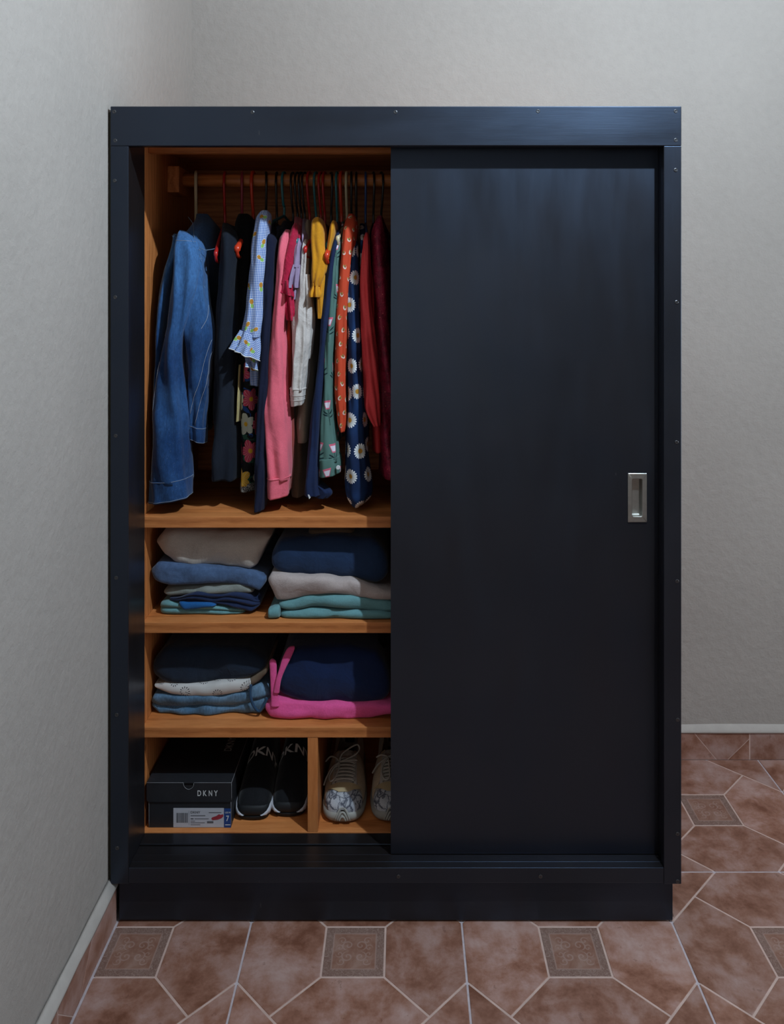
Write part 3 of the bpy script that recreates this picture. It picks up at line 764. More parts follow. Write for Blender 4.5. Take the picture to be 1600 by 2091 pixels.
tube('collar_binding', spline([W(384, 443, .225), W(394, 458, .205), W(396, 482, .165), W(402, 500, .150), W(416, 510, .148), W(428, 510, .152), W(441, 507, .160)], 6), .0008, C_FRAY, t, 6)
hanger('cream hanger carrying the denim jacket', H_CREAM, 400, 396, .16, 1.452, .0042, half=.17)

def simple(name, label, cat, mat, sleeve, body=None, seed=1, bodymat=None, cx=None, fold=.004, hook=None, sleeve_name='sleeve', group=None, m=60, ks=(3, 5, 8), wr=.0028, bfold=.003, e=.8):
    """sleeve rows are what the front shows; body rows hang behind it"""
    t = thing(name, label, cat, centre(cx or (sleeve[len(sleeve)//2][1]+sleeve[len(sleeve)//2][2])/2), group)
    sh = 0.0; o = r = None
    if hook is not None:
        top = sleeve[min(2, len(sleeve)-1)]; xs = WX((top[1]+top[2])/2, top[3]); sh = (WX(hook, YR)-xs)/(YR-top[3])
    if body: drape('body', body, bodymat or mat, t, seed=seed+50, fold=bfold, shear=sh, n=48, m=40)
    if sleeve: o, r = drape(sleeve_name, sleeve, mat, t, seed=seed, fold=fold, m=m, ks=ks, wr=wr, e=e)
    return t, o, r
def body_rows(px_top, px_bot, py_bot, th=9, yf=.15, dpx=None, y1=.51, top=446):
    """slim body hanging from a hanger: shoulder slope from the neck forward, then straight down"""
    a, b_ = px_top, px_bot
    def x(py): return a+(b_-a)*(py-480)/(max(py_bot, 520)-480)
    rows = []
    for py, y0, yb, k in ((top, .30, .36, .5), (top+8, .26, .41, .8), (top+22, .20, .47, 1), (top+38, .16, y1, 1), (top+80, yf, y1, 1), ((py_bot+500)/2, yf, y1, 1.1), (py_bot, yf, y1, 1.2)):
        rows.append((py, x(py)-th*k, x(py)+th*k, y0, yb))
    return rows

# --- dark navy dress, red hanger
simple('navy_dress', 'plain dark navy dress hanging next to the denim jacket on the red hanger', 'dress', C_NAVYD,
       [(455, 452, 462, .26, .36), (465, 446, 470, .20, .43), (480, 441, 478, .15, .48), (520, 438, 480, .135, .49), (620, 430, 480, .135, .49), (760, 424, 481, .135, .49), (900, 418, 484, .13, .49), (985, 415, 487, .13, .49)], seed=12, fold=.010, sleeve_name='dress_body', ks=(4, 6, 9), m=70)
hanger('red hanger with the plain dark navy dress', H_RED, 459, 441, .145, 1.440, .0034, half=.19)
# --- black jacket on the orange hanger
t, o, r = simple('black_blouse', 'black long blouse with an orange-red hanger tip sticking out of its neckline', 'blouse', C_BLACK,
       [(436, 482, 505, .27, .37), (446, 474, 512, .24, .42), (462, 468, 518, .21, .46), (500, 466, 520, .19, .48), (600, 474, 516, .18, .48), (720, 472, 522, .17, .48), (800, 478, 520, .17, .47)], seed=14, fold=.006, sleeve_name='top_body')
hanger('rose pink hanger just left of the orange hanger', H_ROSE, 494, 492, .2, 1.47, .0036, half=.13)
hg = hanger('orange-red hanger with a wide shiny shoulder tip beside the gingham blouse', H_ORANGE, 517, 484, .165, 1.452, .0042, half=.165, fat=.95)
# --- gingham blouse with a ruffled sleeve
t, o, r = simple('gingham_blouse', 'blue and white gingham blouse with pineapple print and ruffled cuff', 'blouse', C_GING,
       [(429, 534, 544, .150, .20), (434, 527, 548, .142, .21), (446, 519, 549, .134, .215), (470, 515, 546, .128, .21), (520, 510, 542, .122, .20), (580, 504, 536, .118, .195), (640, 497, 535, .114, .19), (672, 490, 532, .112, .19), (690, 484, 530, .112, .19)], 
       body_rows(542, 532, 770, 6, .17), seed=21, fold=.004, hook=580)
ru, rr_ = drape('ruffle', [(682, 485, 531, .111, .191, -.35), (700, 477, 530, .105, .20, -.40), (724, 466, 524, .098, .205, -.42)], C_GING, t, seed=22, fold=.007, m=24, ks=(7, 10, 13), flare=.5)
tube('ruffle_edge', off_ring(rr_[-1], .0008), .0014, C_WHITE, ru, 6, closed=True)
ru, rr_ = drape('ruffle', [(715, 494, 531, .130, .20, -.3), (735, 496, 530, .128, .205, -.35), (752, 499, 530, .126, .205, -.35)], C_GING, t, seed=23, fold=.006, m=20, ks=(6, 9, 12), flare=.5)
tube('ruffle_edge', off_ring(rr_[-1], .0008), .0013, C_WHITE, ru, 6, closed=True)
drape('hem', [(735, 503, 533, .150, .22), (760, 507, 531, .150, .22), (788, 509, 530, .150, .22, -.2)], C_GING, t, seed=24, fold=.003, m=16)
hanger('teal hanger inside the gingham blouse', H_TEAL, 580, 538, .155, 1.495, .0034, zn=1.547, half=.18)
# --- black floral dress
t, o, r = simple('floral_dress', 'black dress printed with large red, yellow and blue flowers', 'dress', C_FLORAL,
       [(620, 494, 522, .175, .45), (700, 488, 526, .165, .46), (770, 482, 528, .158, .47), (860, 479, 530, .155, .47), (950, 477, 530, .155, .47), (992, 477, 528, .155, .47)], seed=27, fold=.006, sleeve_name='skirt')
drape('embroidered_hem', [(988, 476, 529, .153, .472), (1004, 476, 529, .153, .472)], C_EMB, t, seed=27, fold=.006, m=6)
t = simple('yellow_top', 'sliver of pale yellow cloth left of the floral dress', 'top', C_YEL, [(745, 484, 494, .165, .42), (800, 480, 492, .16, .42), (862, 476, 489, .158, .42)], seed=29, fold=.002, sleeve_name='top_body')
# --- narrow navy cardigan
simple('navy_cardigan', 'narrow navy cardigan with a long sleeve hanging lowest, left of the pink shirt', 'cardigan', C_NAVY,
       [(474, 543, 552, .165, .22), (482, 538, 558, .145, .225), (500, 535, 562, .135, .22), (560, 534, 558, .128, .205), (640, 531, 554, .122, .20), (760, 525, 547, .116, .19), (880, 521, 541, .112, .185), (980, 516, 540, .108, .185), (1036, 513, 537, .106, .185), (1046, 514, 534, .107, .183)],
       body_rows(553, 536, 900, 8, .16, top=452), seed=31, fold=.003, hook=565)
hanger('black hanger left of the gingham blouse teal hanger, holding the navy cardigan', H_BLACK, 565, 548, .15, 1.45, .003, half=.18)
hanger('black hanger hooked between the orange hanger and the navy cardigan hanger', H_BLACK, 543, 546, .2, 1.46, .003, half=.14)
# --- pink shirt
t, o, r = simple('pink_shirt', 'coral pink long-sleeved shirt with a buttoned cuff', 'shirt', C_PINK,
       [(468, 581, 590, .170, .22), (478, 573, 592, .150, .225), (492, 567, 593, .138, .22), (540, 562, 590, .130, .205), (600, 557, 584, .124, .20), (660, 551, 580, .12, .195), (740, 543, 583, .116, .19), (800, 537, 585, .114, .19), (832, 533, 586, .113, .19), (880, 537, 588, .112, .19), (940, 541, 588, .11, .19), (985, 542, 587, .11, .19)],
       body_rows(600, 585, 985, 8, .18, top=442), seed=33, fold=.004, hook=632, wr=.003)
cf, rc = drape('cuff', [(978, 541, 588, .109, .192, .12), (992, 541, 587, .109, .192, .12), (1020, 542, 584, .109, .19, .14)], C_PINK, t, seed=34, fold=.003, m=12)
stitch('cuff_seam', rc, 1, C_PINK, cf, .0009, .0009)
simple('red_shirt', 'brick red shirt showing between the pink shirt and the cream linen sleeve', 'shirt', C_RED,
       [(470, 592, 600, .20, .40), (490, 590, 606, .175, .45), (560, 582, 604, .16, .46), (660, 576, 602, .15, .46), (800, 576, 598, .145, .46), (900, 578, 598, .14, .45), (1005, 580, 594, .14, .44)], seed=36, fold=.003, sleeve_name='shirt_body')
hanger('first red hanger after the four black hangers, on the pink shirt', H_RED, 632, 588, .17, 1.452, .0034, half=.165)
# --- raspberry ruffle
t, o, r = simple('raspberry_blouse', 'raspberry red blouse with crochet lace sleeve beside the pink shirt', 'blouse', C_RASP,
       [(455, 598, 606, .17, .23), (466, 590, 608, .150, .24), (490, 584, 606, .14, .22), (530, 576, 602, .13, .205), (560, 572, 600, .126, .2), (580, 569, 596, .122, .2)], body_rows(610, 596, 800, 6, .19, top=446), seed=38, fold=.003, hook=645)
ru, rr_ = drape('ruffle', [(572, 568, 598, .121, .20), (590, 568, 600, .117, .205), (602, 570, 601, .116, .205, -.35)], C_RASP, t, seed=39, fold=.005, m=18, ks=(5, 8, 11), flare=.4)
ru, rr_ = drape('ruffle', [(596, 574, 601, .13, .20), (625, 578, 602, .126, .205), (655, 582, 602, .126, .205, -.1)], C_RASP, t, seed=40, fold=.005, m=18, ks=(5, 8, 11), flare=.4)
hanger('teal hanger second from the left, above the mustard blouse', H_TEAL, 645, 606, .16, 1.47, .0032, half=.175)
# --- lilac ruffle
t, o, r = simple('lilac_blouse', 'pale lilac blouse with short flounced sleeve', 'blouse', C_LILAC,
       [(486, 608, 612, .165, .21), (496, 602, 614, .15, .21), (508, 597, 613, .142, .205), (530, 594, 613, .136, .20), (546, 591, 612, .132, .20)], body_rows(618, 612, 700, 5, .19, top=446), seed=42, fold=.002, hook=655)
ru, rr_ = drape('flounce', [(540, 593, 612, .131, .198), (556, 589, 610, .125, .20), (580, 585, 607, .12, .20), (588, 585, 607, .12, .20)], C_LILAC, t, seed=43, fold=.006, m=22, ks=(4, 7, 9), flare=.3)
ru, rr_ = drape('flounce', [(580, 589, 606, .135, .20), (602, 588, 604, .132, .20), (612, 590, 602, .132, .20)], C_LILAC, t, seed=44, fold=.005, m=14, ks=(4, 7, 9))
hanger('red hanger of the close pair, left one, holding the lilac blouse', H_RED, 655, 622, .2, 1.48, .0030, half=.13)
# --- cream linen shirt
t, o, r = simple('cream_shirt', 'cream linen shirt with a long rolled sleeve', 'shirt', C_CREAM,
       [(488, 619, 626, .165, .22), (500, 615, 628, .15, .225), (520, 612, 629, .142, .22), (570, 606, 627, .132, .21), (620, 602, 629, .126, .20), (648, 599, 632, .122, .20), (680, 597, 630, .12, .20), (740, 594, 625, .118, .19), (800, 590, 621, .118, .19)], seed=46, fold=.006, wr=.004)
cf, rc = drape('cuff', [(794, 589, 621, .1165, .191), (812, 589.5, 619.5, .1165, .191), (830, 591, 617, .118, .19, .2)], C_CREAM, t, seed=47, fold=.003, m=12)
stitch('cuff_seam', rc, 1, C_CREAM, cf, .0009); stitch('cuff_seam', rc, 5, C_CREAM, cf, .0009); stitch('cuff_seam', rc, 8, C_CREAM, cf, .0009)
drape('sleeve', [(560, 618, 632, .14, .21), (620, 620, 636, .135, .21), (650, 618, 638, .13, .21), (700, 618, 634, .135, .21), (735, 620, 630, .14, .2)], C_CREAM, t, seed=48, fold=.004, m=30)
simple('beige_trousers', 'beige brown garment hanging behind the cream linen sleeve', 'trousers', C_BEIGE,
       [(448, 622, 632, .22, .40), (460, 617, 634, .2, .43), (500, 616, 636, .18, .45), (600, 614, 642, .17, .46), (760, 606, 640, .165, .46), (860, 596, 636, .16, .46), (905, 598, 630, .16, .46)], seed=50, fold=.004, sleeve_name='garment_body')
simple('taupe_dress', 'dark taupe dress whose hem shows right of the pink cuff', 'dress', C_TAUPE,
       [(700, 596, 630, .19, .46), (850, 592, 626, .18, .46), (960, 588, 624, .175, .46), (1017, 586, 622, .17, .46)], seed=52, fold=.004, sleeve_name='dress_body')
hanger('red hanger of the close pair, right one, holding the cream shirt', H_RED, 663, 624, .15, 1.45, .0034, half=.185)
# --- mustard blouse
t, o, r = simple('mustard_blouse', 'mustard yellow blouse with gathered elastic cuff', 'blouse', C_MUST,
       [(443, 641, 653, .150, .22), (449, 635, 657, .14, .225), (462, 632, 660, .132, .225), (500, 631, 664, .126, .22), (530, 632, 666, .122, .215), (560, 633, 662, .120, .205), (574, 634, 656, .120, .2), (584, 636, 652, .122, .195)], seed=54, fold=.0045, wr=.003)
ru, rr_ = drape('elastic_cuff', [(578, 634, 653, .121, .196), (584, 635, 652, .122, .195), (590, 633, 653, .119, .198), (600, 629, 655, .114, .20), (607, 630, 654, .114, .2)], C_MUST, t, seed=55, fold=.006, m=26, ks=(8, 11, 14), flare=.3)
drape('sleeve', [(530, 648, 668, .140, .21), (575, 646, 666, .135, .21), (610, 644, 663, .13, .2), (640, 645, 661, .132, .2), (651, 646, 660, .135, .2)], C_MUST, t, seed=56, fold=.005, m=30)
drape('shoulder', [(450, 676, 684, .15, .24), (458, 671, 685, .14, .245), (480, 668, 684, .135, .24), (510, 664, 678, .135, .235), (560, 658, 668, .135, .23)], C_MUST, t, seed=57, fold=.002, m=20)
hanger('teal hanger third from the left, just left of the third red hanger', H_TEAL, 688, 668, .16, 1.46, .0032, half=.175)
hg = hanger('red hanger right of the third teal hanger, its shiny tip beside the mustard blouse', H_ORANGE, 697, 667, .125, 1.435, .0042, half=.205)
# --- navy blue jumper
t, o, r = simple('navy_jumper', 'navy blue jumper with a long sleeve between the mustard blouse and green tulip shirt', 'jumper', C_NAVY2,
       [(470, 685, 694, .17, .22), (480, 681, 694, .152, .225), (500, 675, 690, .14, .22), (560, 664, 682, .13, .205), (640, 655, 672, .124, .2), (740, 646, 663, .118, .195), (840, 635, 656, .115, .19), (920, 626, 652, .112, .19), (990, 619, 648, .11, .19), (1016, 619, 650, .11, .19)],
       body_rows(690, 670, 900, 6, .16, top=452), seed=59, fold=.003, hook=676)
cf, rc = drape('rib_cuff', [(990, 636, 652, .125, .18), (1004, 640, 672, .125, .17), (1012, 642, 675, .127, .168), (1019, 644, 668, .129, .165)], C_NAVY2, t, seed=60, fold=.002, m=14)
loft('logo', [[W(628, 1010, .108), W(631, 1010, .108), W(634, 1016, .108), W(631, 1019, .108)], [W(628, 1010, .1072), W(631, 1010, .1072), W(634, 1016, .1072), W(631, 1019, .1072)]], C_WHITE, t, uv=False, smooth=False)
hanger('black hanger right of the close red pair, under the navy jumper', H_BLACK, 676, 690, .17, 1.455, .003, half=.165)
# --- green tulip shirt
t, o, r = simple('tulip_shirt', 'sage green shirt printed with pink and white tulips', 'shirt', C_TULIP,
       [(482, 690, 696, .17, .22), (492, 684, 696, .15, .225), (520, 678, 694, .138, .215), (600, 669, 689, .13, .205), (700, 661, 682, .124, .2), (780, 658, 680, .12, .195), (850, 654, 682, .117, .19), (910, 649, 688, .114, .19), (945, 647, 690, .112, .19)],
       body_rows(698, 688, 900, 6, .165, top=452), seed=62, fold=.003, hook=708)
cf, rc = drape('cuff', [(938, 646, 692, .111, .192, .14), (955, 646, 695, .11, .193, .18), (974, 647, 694, .111, .192, .2)], C_TULIP, t, seed=63, fold=.003, m=12)
pb = W(690, 955, .108)
loft('button', [[(pb.x+math.cos(a)*.0048*k, pb.y+dy, pb.z+math.sin(a)*.0048*k) for a in np.linspace(0, 2*PI, 15)[:-1]] for k, dy in ((1, .004), (1, .0), (.85, -.0012), (.6, -.0004), (.2, -.0004))], C_WHITE, cf, uv=False)
hanger('cream hanger above the green tulip shirt', H_CREAM, 708, 690, .15, 1.475, .0036, half=.185)
# --- orange ditsy blouse
t, o, r = simple('orange_blouse', 'orange-red blouse with small white and olive floral print', 'blouse', C_ORANGE,
       [(436, 712, 722, .19, .25), (446, 706, 726, .17, .26), (460, 700, 728, .15, .26), (480, 696, 726, .14, .25), (520, 693, 720, .132, .23), (600, 687, 711, .125, .21), (700, 681, 707, .12, .2), (800, 681, 706, .117, .195), (860, 686, 706, .117, .19), (884, 693, 702, .118, .185)],
       body_rows(722, 712, 860, 6, .17, top=440), seed=65, fold=.003, hook=717)
# --- daisy dress
t, o, r = simple('daisy_dress', 'navy dress printed with large white daisies', 'dress', C_DAISY,
       [(490, 716, 726, .18, .25), (500, 710, 729, .158, .255), (520, 707, 731, .145, .25), (580, 704, 734, .135, .235), (660, 705, 736, .128, .225), (740, 706, 739, .122, .22), (820, 706, 743, .118, .215), (900, 703, 748, .114, .215), (960, 700, 753, .112, .215), (1000, 699, 757, .112, .215), (1022, 704, 752, .113, .21), (1037, 718, 734, .125, .19)],
       body_rows(738, 736, 940, 8, .18, top=456), seed=67, fold=.004, hook=727, wr=.003)
# --- red satin blouse
t, o, r = simple('satin_blouse', 'shiny red satin blouse between the daisy dress and the dark red sequins', 'blouse', C_SATIN,
       [(474, 746, 751, .17, .22), (484, 742, 753, .15, .225), (500, 739, 754, .142, .22), (560, 735, 755, .134, .21), (640, 735, 760, .126, .205), (720, 738, 768, .12, .2), (800, 742, 775, .118, .2), (840, 744, 777, .116, .2), (872, 760, 776, .118, .2)],
       [(560, 745, 770, .20, .45), (700, 748, 778, .19, .45), (850, 752, 785, .18, .45), (925, 756, 786, .18, .45)], seed=69, fold=.004, wr=.003)
# --- dark red sequin dress
t, o, r = simple('sequin_dress', 'dark red sequined dress next to the sliding door edge', 'dress', C_SEQ,
       [(440, 770, 780, .22, .34), (456, 762, 784, .19, .40), (480, 754, 790, .17, .44), (540, 752, 796, .16, .45), (640, 758, 800, .155, .45), (760, 764, 806, .15, .45), (880, 770, 812, .15, .45), (980, 774, 814, .15, .45)], seed=71, fold=.006, sleeve_name='dress_body', m=60)
simple('black_coat', 'black coat half hidden behind the sliding door edge', 'coat', C_BLACK,
       [(452, 800, 812, .22, .38), (470, 796, 820, .19, .43), (560, 806, 838, .17, .45), (760, 815, 850, .165, .45), (985, 818, 850, .16, .45)], seed=73, fold=.005, sleeve_name='coat_body')
for k, (hp, tp) in enumerate(((598, 566), (607, 571), (615, 577), (622, 583))):
    hanger(('first', 'second', 'third', 'fourth')[k]+' of the four slim black hangers crowded right of the gingham blouse teal hanger', H_BLACK, hp, tp, .2, 1.462, .0028, 'black hangers crowded together', half=.145, zn=1.532)
simple('dark_top', 'dark top bunched under the crowded black hangers behind the navy cardigan', 'top', C_NAVYD, [(450, 574, 590, .24, .42), (462, 566, 590, .22, .45), (490, 560, 584, .20, .46), (640, 558, 580, .20, .46), (880, 552, 576, .20, .46)], seed=80, fold=.004, sleeve_name='top_body')
hanger('black hanger directly right of the cream hanger over the tulip shirt', H_BLACK, 717, 716, .17, 1.46, .003, half=.165)
hanger('black hanger second right of the cream hanger, holding the daisy dress', H_BLACK, 727, 724, .17, 1.455, .003, half=.165)
hanger('blue hanger above the red satin blouse', H_BLUE, 746, 749, .16, 1.465, .003, half=.175)
hanger('black hanger right of the blue hanger, holding the sequined dress', H_BLACK, 762, 774, .19, 1.47, .003, half=.145)
hanger('black hanger nearest the sliding door edge', H_BLACK, 778, 804, .2, 1.46, .003, half=.13)
# ---------------------------------------------------------------- folded clothes
def interp(pts, x):
    xs = [p[0] for p in pts]; ys = [p[1] for p in pts]
    return float(np.interp(x, xs, ys))
def folded(name, label, cat, mat, top, bot, yf, yb, layers=2, seed=1, rest=None, bulge=.010, rise=.0, wr=.0035, part='folded_cloth', parent=None, endr=.30, group=None, slope=0.0, wf=9.0):
    x0 = min(top[0][0], bot[0][0]); x1 = max(top[-1][0], bot[-1][0]); N = 54; rings = []
    for i in range(N+1):
        u = i/N; u = .5-.5*math.cos(PI*u)*(1) if True else u
        px = x0+(x1-x0)*u
        e = max(0.0, 1-abs(2*u-1)**9)**.5
        yy = yf+.004*nz(px*.02, seed*3.3, 0)+(1-e)*.018
        X = WX(px, yf); zt, zb = WZ(interp(top, px), yf), WZ(interp(bot, px), yf)
        if rest is not None: zb = rest+.0006+max(0.0, zb-rest-.006)*.8
        zt = max(zt, zb+.005); Hh = zt-zb; zm = zb+Hh*.45
        k = endr+(1-endr)*e; zt = zm+(zt-zm)*k; zbb = zb if rest is not None else zm+(zb-zm)*k
        Hh = zt-zbb; P = []
        for y in np.linspace(yb, yy+bulge, 8)[:-1]: P.append((y, zbb))
        for l in range(layers):
            a0, a1 = zbb+Hh*l/layers, zbb+Hh*(l+1)/layers
            bl = bulge*(1.0-.12*((l+seed) % 2))
            for q_ in range(7):
                an = -PI/2+PI*(q_+.35)/7.7
                P.append((yy+bulge-bl*math.cos(an)**.8, (a0+a1)/2+(a1-a0)/2*math.sin(an)*.98))
        for y in np.linspace(yy+bulge, yb, 16):
            f = (y-yy)/(yb-yy); P.append((y, zt+rise*f*k+slope*(y-yy)))
        ring = []
        m_ = len(P)
        for j, (y, z) in enumerate(P):
            front = 1.0 if y < yy+bulge*1.2 else .8
            w1 = nz(X*wf+seed*5.7, y*wf*.8, z*wf*2.2); w2 = nz(X*34+seed, y*22, z*60)
            on_top = j > 7
            d = wr*(w1*1.7+w2*.6+.9*nz(X*19+seed*2.2, y*13, z*26))*(.35+.65*e)*1.15
            ring.append((X, y-(d if y < yy+bulge else 0), z+(d*.9 if (on_top and z > zbb+.3*Hh) else 0)))
        rings.append(ring)
    cx = WX((x0+x1)/2, yf)
    if parent is None:
        zb = min(p[2] for r in rings for p in r)
        parent = thing(name, label, cat, (cx, (yf+yb)/2, zb), group)
    return parent, loft(part, rings, mat, parent, caps=(True, True)), rings
S1, S2 = SZ[1][1], SZ[2][1]
C_FCREAM = cloth('cream_twill', (.46, .41, .36), var=.08); C_FBLUE = cloth('mid_blue_marl', (.058, .098, .185), var=.22, scale=60); C_FGREY = cloth('sage_grey_jersey', (.20, .215, .195), var=.06)
C_FNAVY = cloth('navy_crinkle', (.012, .021, .060), var=.2); C_FTEAL = cloth('teal_cotton', (.12, .26, .275), var=.1); C_FBRIGHT = cloth('bright_blue_cotton', (.01, .085, .26), var=.1)
C_FPINKC = cloth('pinkish_cream_knit', (.40, .33, .31), var=.08); C_FNB = cloth('navy_blue_fleece', (.014, .032, .080), var=.12); C_FDARK = cloth('midnight_cotton', (.012, .022, .042), var=.12)
C_FPINK = cloth('hot_pink_cotton', (.68, .085, .26), var=.08); C_FNAVYB = cloth('royal_navy_cotton', (.007, .017, .062), var=.1); C_FMAG = cloth('magenta_cotton', (.16, .004, .07)); C_FBR = cloth('brown_beige_cotton', (.15, .105, .07)); C_FBAND = cloth('dark_denim_band', (.02, .05, .10))
# left stack, upper shelf (bottom to top)
t, o, r = folded('teal_shirt', 'folded teal shirt at the bottom of the left stack on the upper shelf', 'shirt', C_FTEAL,
    [(323, 1229), (345, 1229), (380, 1232), (432, 1237), (470, 1241), (497, 1246)], [(323, 1250), (345, 1257), (440, 1258), (497, 1256)], .131, .44, 2, 3, S1)
t, o, r = folded('blue_shirt', 'small bright blue cloth tucked into the teal shirt of the left stack', 'shirt', C_FBRIGHT,
    [(362, 1230), (375, 1229), (410, 1232), (440, 1236)], [(362, 1238), (375, 1249), (400, 1247), (440, 1240)], .124, .22, 1, 5)
t, o, r = folded('crinkled_navy_top', 'crinkled navy top above the teal shirt in the left stack', 'top', C_FNAVY,
    [(342, 1224), (370, 1219), (398, 1215), (466, 1213), (510, 1216), (529, 1224)], [(342, 1230), (380, 1231), (430, 1234), (465, 1238), (490, 1246), (512, 1253), (529, 1246)], .130, .44, 3, 7, wr=.006, wf=16)
t, o, r = folded('grey_top', 'thin sage grey folded top in the middle of the left stack', 'top', C_FGREY,
    [(330, 1206), (345, 1200), (381, 1197), (449, 1193), (495, 1196), (515, 1205)], [(330, 1219), (345, 1221), (381, 1217), (432, 1214.5), (495, 1214.5), (515, 1216)], .133, .43, 1, 9)
t, o, r = folded('blue_sweatshirt', 'mid blue folded sweatshirt under the cream trousers', 'sweatshirt', C_FBLUE,
    [(304, 1160), (318, 1149), (347, 1152), (380, 1157), (420, 1159), (466, 1163), (516, 1170), (540, 1178)], [(304, 1178), (312, 1190), (347, 1196), (415, 1194), (450, 1193), (482, 1196), (510, 1203), (528, 1212), (540, 1200)], .128, .44, 1, 11, wr=.004)
t, o, r = folded('cream_trousers', 'thick cream folded trousers on top of the left stack', 'trousers', C_FCREAM,
    [(315, 1100), (330, 1090), (365, 1086), (420, 1085), (500, 1084), (540, 1086), (550, 1092)], [(315, 1118), (335, 1140), (355, 1152), (381, 1157), (442, 1159), (482, 1163), (508, 1166), (522, 1160), (535, 1130), (550, 1105)], .139, .45, 1, 13, wr=.006, bulge=.02)
# right stack, upper shelf
t, o, r = folded('teal_trousers', 'flat dark teal trousers at the bottom of the right stack', 'trousers', C_FTEAL,
    [(570, 1250), (600, 1249), (634, 1243), (685, 1244), (737, 1248), (797, 1252), (830, 1252)], [(570, 1260), (685, 1265), (797, 1269), (830, 1269)], .106, .42, 1, 15, S1)
folded('', '', '', C_FTEAL, [(545, 1247), (556, 1241), (571, 1240)], [(545, 1258), (556, 1259), (571, 1257)], .106, .2, 1, 17, S1, part='sleeve_end', parent=t, bulge=.006)
t, o, r = folded('teal_jumper', 'teal folded jumper with an arched edge in the right stack', 'jumper', C_FTEAL,
    [(567, 1231), (600, 1225), (634, 1217), (661, 1214), (702, 1216), (732, 1221), (773, 1226), (830, 1232)], [(567, 1249), (600, 1249), (634, 1241.5), (685, 1243), (737, 1247.5), (771, 1252), (830, 1251)], .108, .43, 1, 19)
t, o, r = folded('pale_cardigan', 'pinkish cream cardigan between navy fleece and teal jumper in the right stack', 'cardigan', C_FPINKC,
    [(545, 1182), (552, 1172), (584, 1177), (618, 1182), (722, 1187), (769, 1200), (797, 1210), (830, 1214)], [(545, 1195), (562, 1231), (584, 1228), (618, 1220), (661, 1214), (702, 1216), (732, 1221), (769, 1226), (830, 1232)], .112, .43, 1, 21, wr=.005)
t, o, r = folded('navy_fleece', 'thick navy blue fleece on top of the right stack', 'fleece', C_FNB,
    [(552, 1120), (570, 1104), (610, 1099), (700, 1097), (760, 1104), (792, 1125)], [(552, 1170), (584, 1176), (618, 1181), (722, 1184), (769, 1197), (792, 1192)], .128, .44, 1, 23, bulge=.016)
t, o, r = folded('brown_cloth', 'brown beige cloth lying on top of the navy fleece', 'cloth', C_FBR,
    [(628, 1086), (650, 1083), (690, 1082), (722, 1084)], [(628, 1093), (650, 1099), (690, 1098), (722, 1092)], .17, .42, 1, 25)
# left stack, lower shelf
t, o, r = folded('faded_jeans', 'faded blue denim jeans with a waistband end, bottom of the lower left stack', 'jeans', C_DENIM2,
    [(306, 1426), (312, 1420), (347, 1423), (415, 1425), (469, 1421), (503, 1415), (515, 1404), (532, 1397), (549, 1404)], [(306, 1442), (322, 1457), (381, 1460), (422, 1460), (469, 1462), (490, 1460), (510, 1456), (530, 1456), (549, 1432)], .140, .45, 2, 31, S2, wr=.006)
wb = spline([W(512, 1398, .139), W(511, 1420, .1355), (W(517, 1440, .134)), W(528, 1452, .134), W(537, 1441, .136), W(545, 1425, .137)], 6)
tube('waistband', [tuple(p) for p in wb], .0035, C_FBAND, t, 8)
t, o, r = folded('printed_trousers', 'white trousers printed with black dandelions in the lower left stack', 'trousers', C_DAND,
    [(310, 1403), (330, 1399), (381, 1400), (432, 1398), (480, 1393), (516, 1386)], [(310, 1409), (325, 1415), (347, 1420), (391, 1425), (449, 1422), (503, 1414), (516, 1404)], .138, .43, 1, 33)
folded('', '', '', C_FBR, [(506, 1389), (530, 1376), (547, 1362)], [(506, 1408), (530, 1392), (547, 1372)], .144, .3, 1, 34, part='turned_leg', parent=t, bulge=.006)
t, o, r = folded('midnight_trousers', 'thick dark midnight blue trousers on top of the lower left stack', 'trousers', C_FDARK,
    [(308, 1345), (330, 1330), (420, 1326), (500, 1327), (540, 1345)], [(308, 1392), (330, 1398), (381, 1400), (432, 1398), (499, 1388), (540, 1376)], .142, .45, 1, 35, bulge=.014)
t, o, r = folded('magenta_top', 'dark magenta folded top at the back above the midnight trousers', 'top', C_FMAG,
    [(366, 1304), (385, 1300), (440, 1300), (460, 1305)], [(366, 1330), (440, 1332), (460, 1330)], .24, .45, 1, 37)
# right stack, lower shelf
t, o, r = folded('pink_hoodie', 'hot pink hoodie at the bottom of the lower right stack with straps standing up', 'hoodie', C_FPINK,
    [(539, 1440), (560, 1432), (600, 1436), (651, 1442), (722, 1441), (790, 1440), (830, 1440)], [(539, 1447), (550, 1462), (577, 1467), (611, 1465), (634, 1464), (655, 1471), (702, 1468), (752, 1468), (786, 1456), (830, 1452)], .120, .43, 1, 41, S2, wr=.004)
def ribbon(name, rows, Y, th, mat, parent):
    rings = []
    for py, xl, xr, yy in np.array(spline(rows, 6)):
        a, b_ = W(xl, py, yy), W(xr, py, yy); mid = (a+b_)/2; hw = (b_.x-a.x)/2
        rings.append([(mid.x+hw*math.copysign(abs(math.sin(q_))**.7, math.sin(q_)), yy-th*math.cos(q_), mid.z) for q_ in np.linspace(0, 2*PI, 17)[:-1]])
    return loft(name, rings, mat, parent, uv=False)
ribbon('hood_strap', [(1346, 553, 558, .142), (1352, 550, 564, .140), (1375, 551, 565, .136), (1400, 552, 566, .132), (1425, 553, 568, .128), (1442, 553, 570, .124)], 0, .004, C_FPINK, t)
ribbon('hood_strap', [(1320, 592, 601, .140), (1326, 585, 601, .138), (1345, 576, 593, .134), (1365, 570, 583, .130), (1388, 563, 574, .127), (1415, 557, 570, .126)], 0, .004, C_FPINK, t)
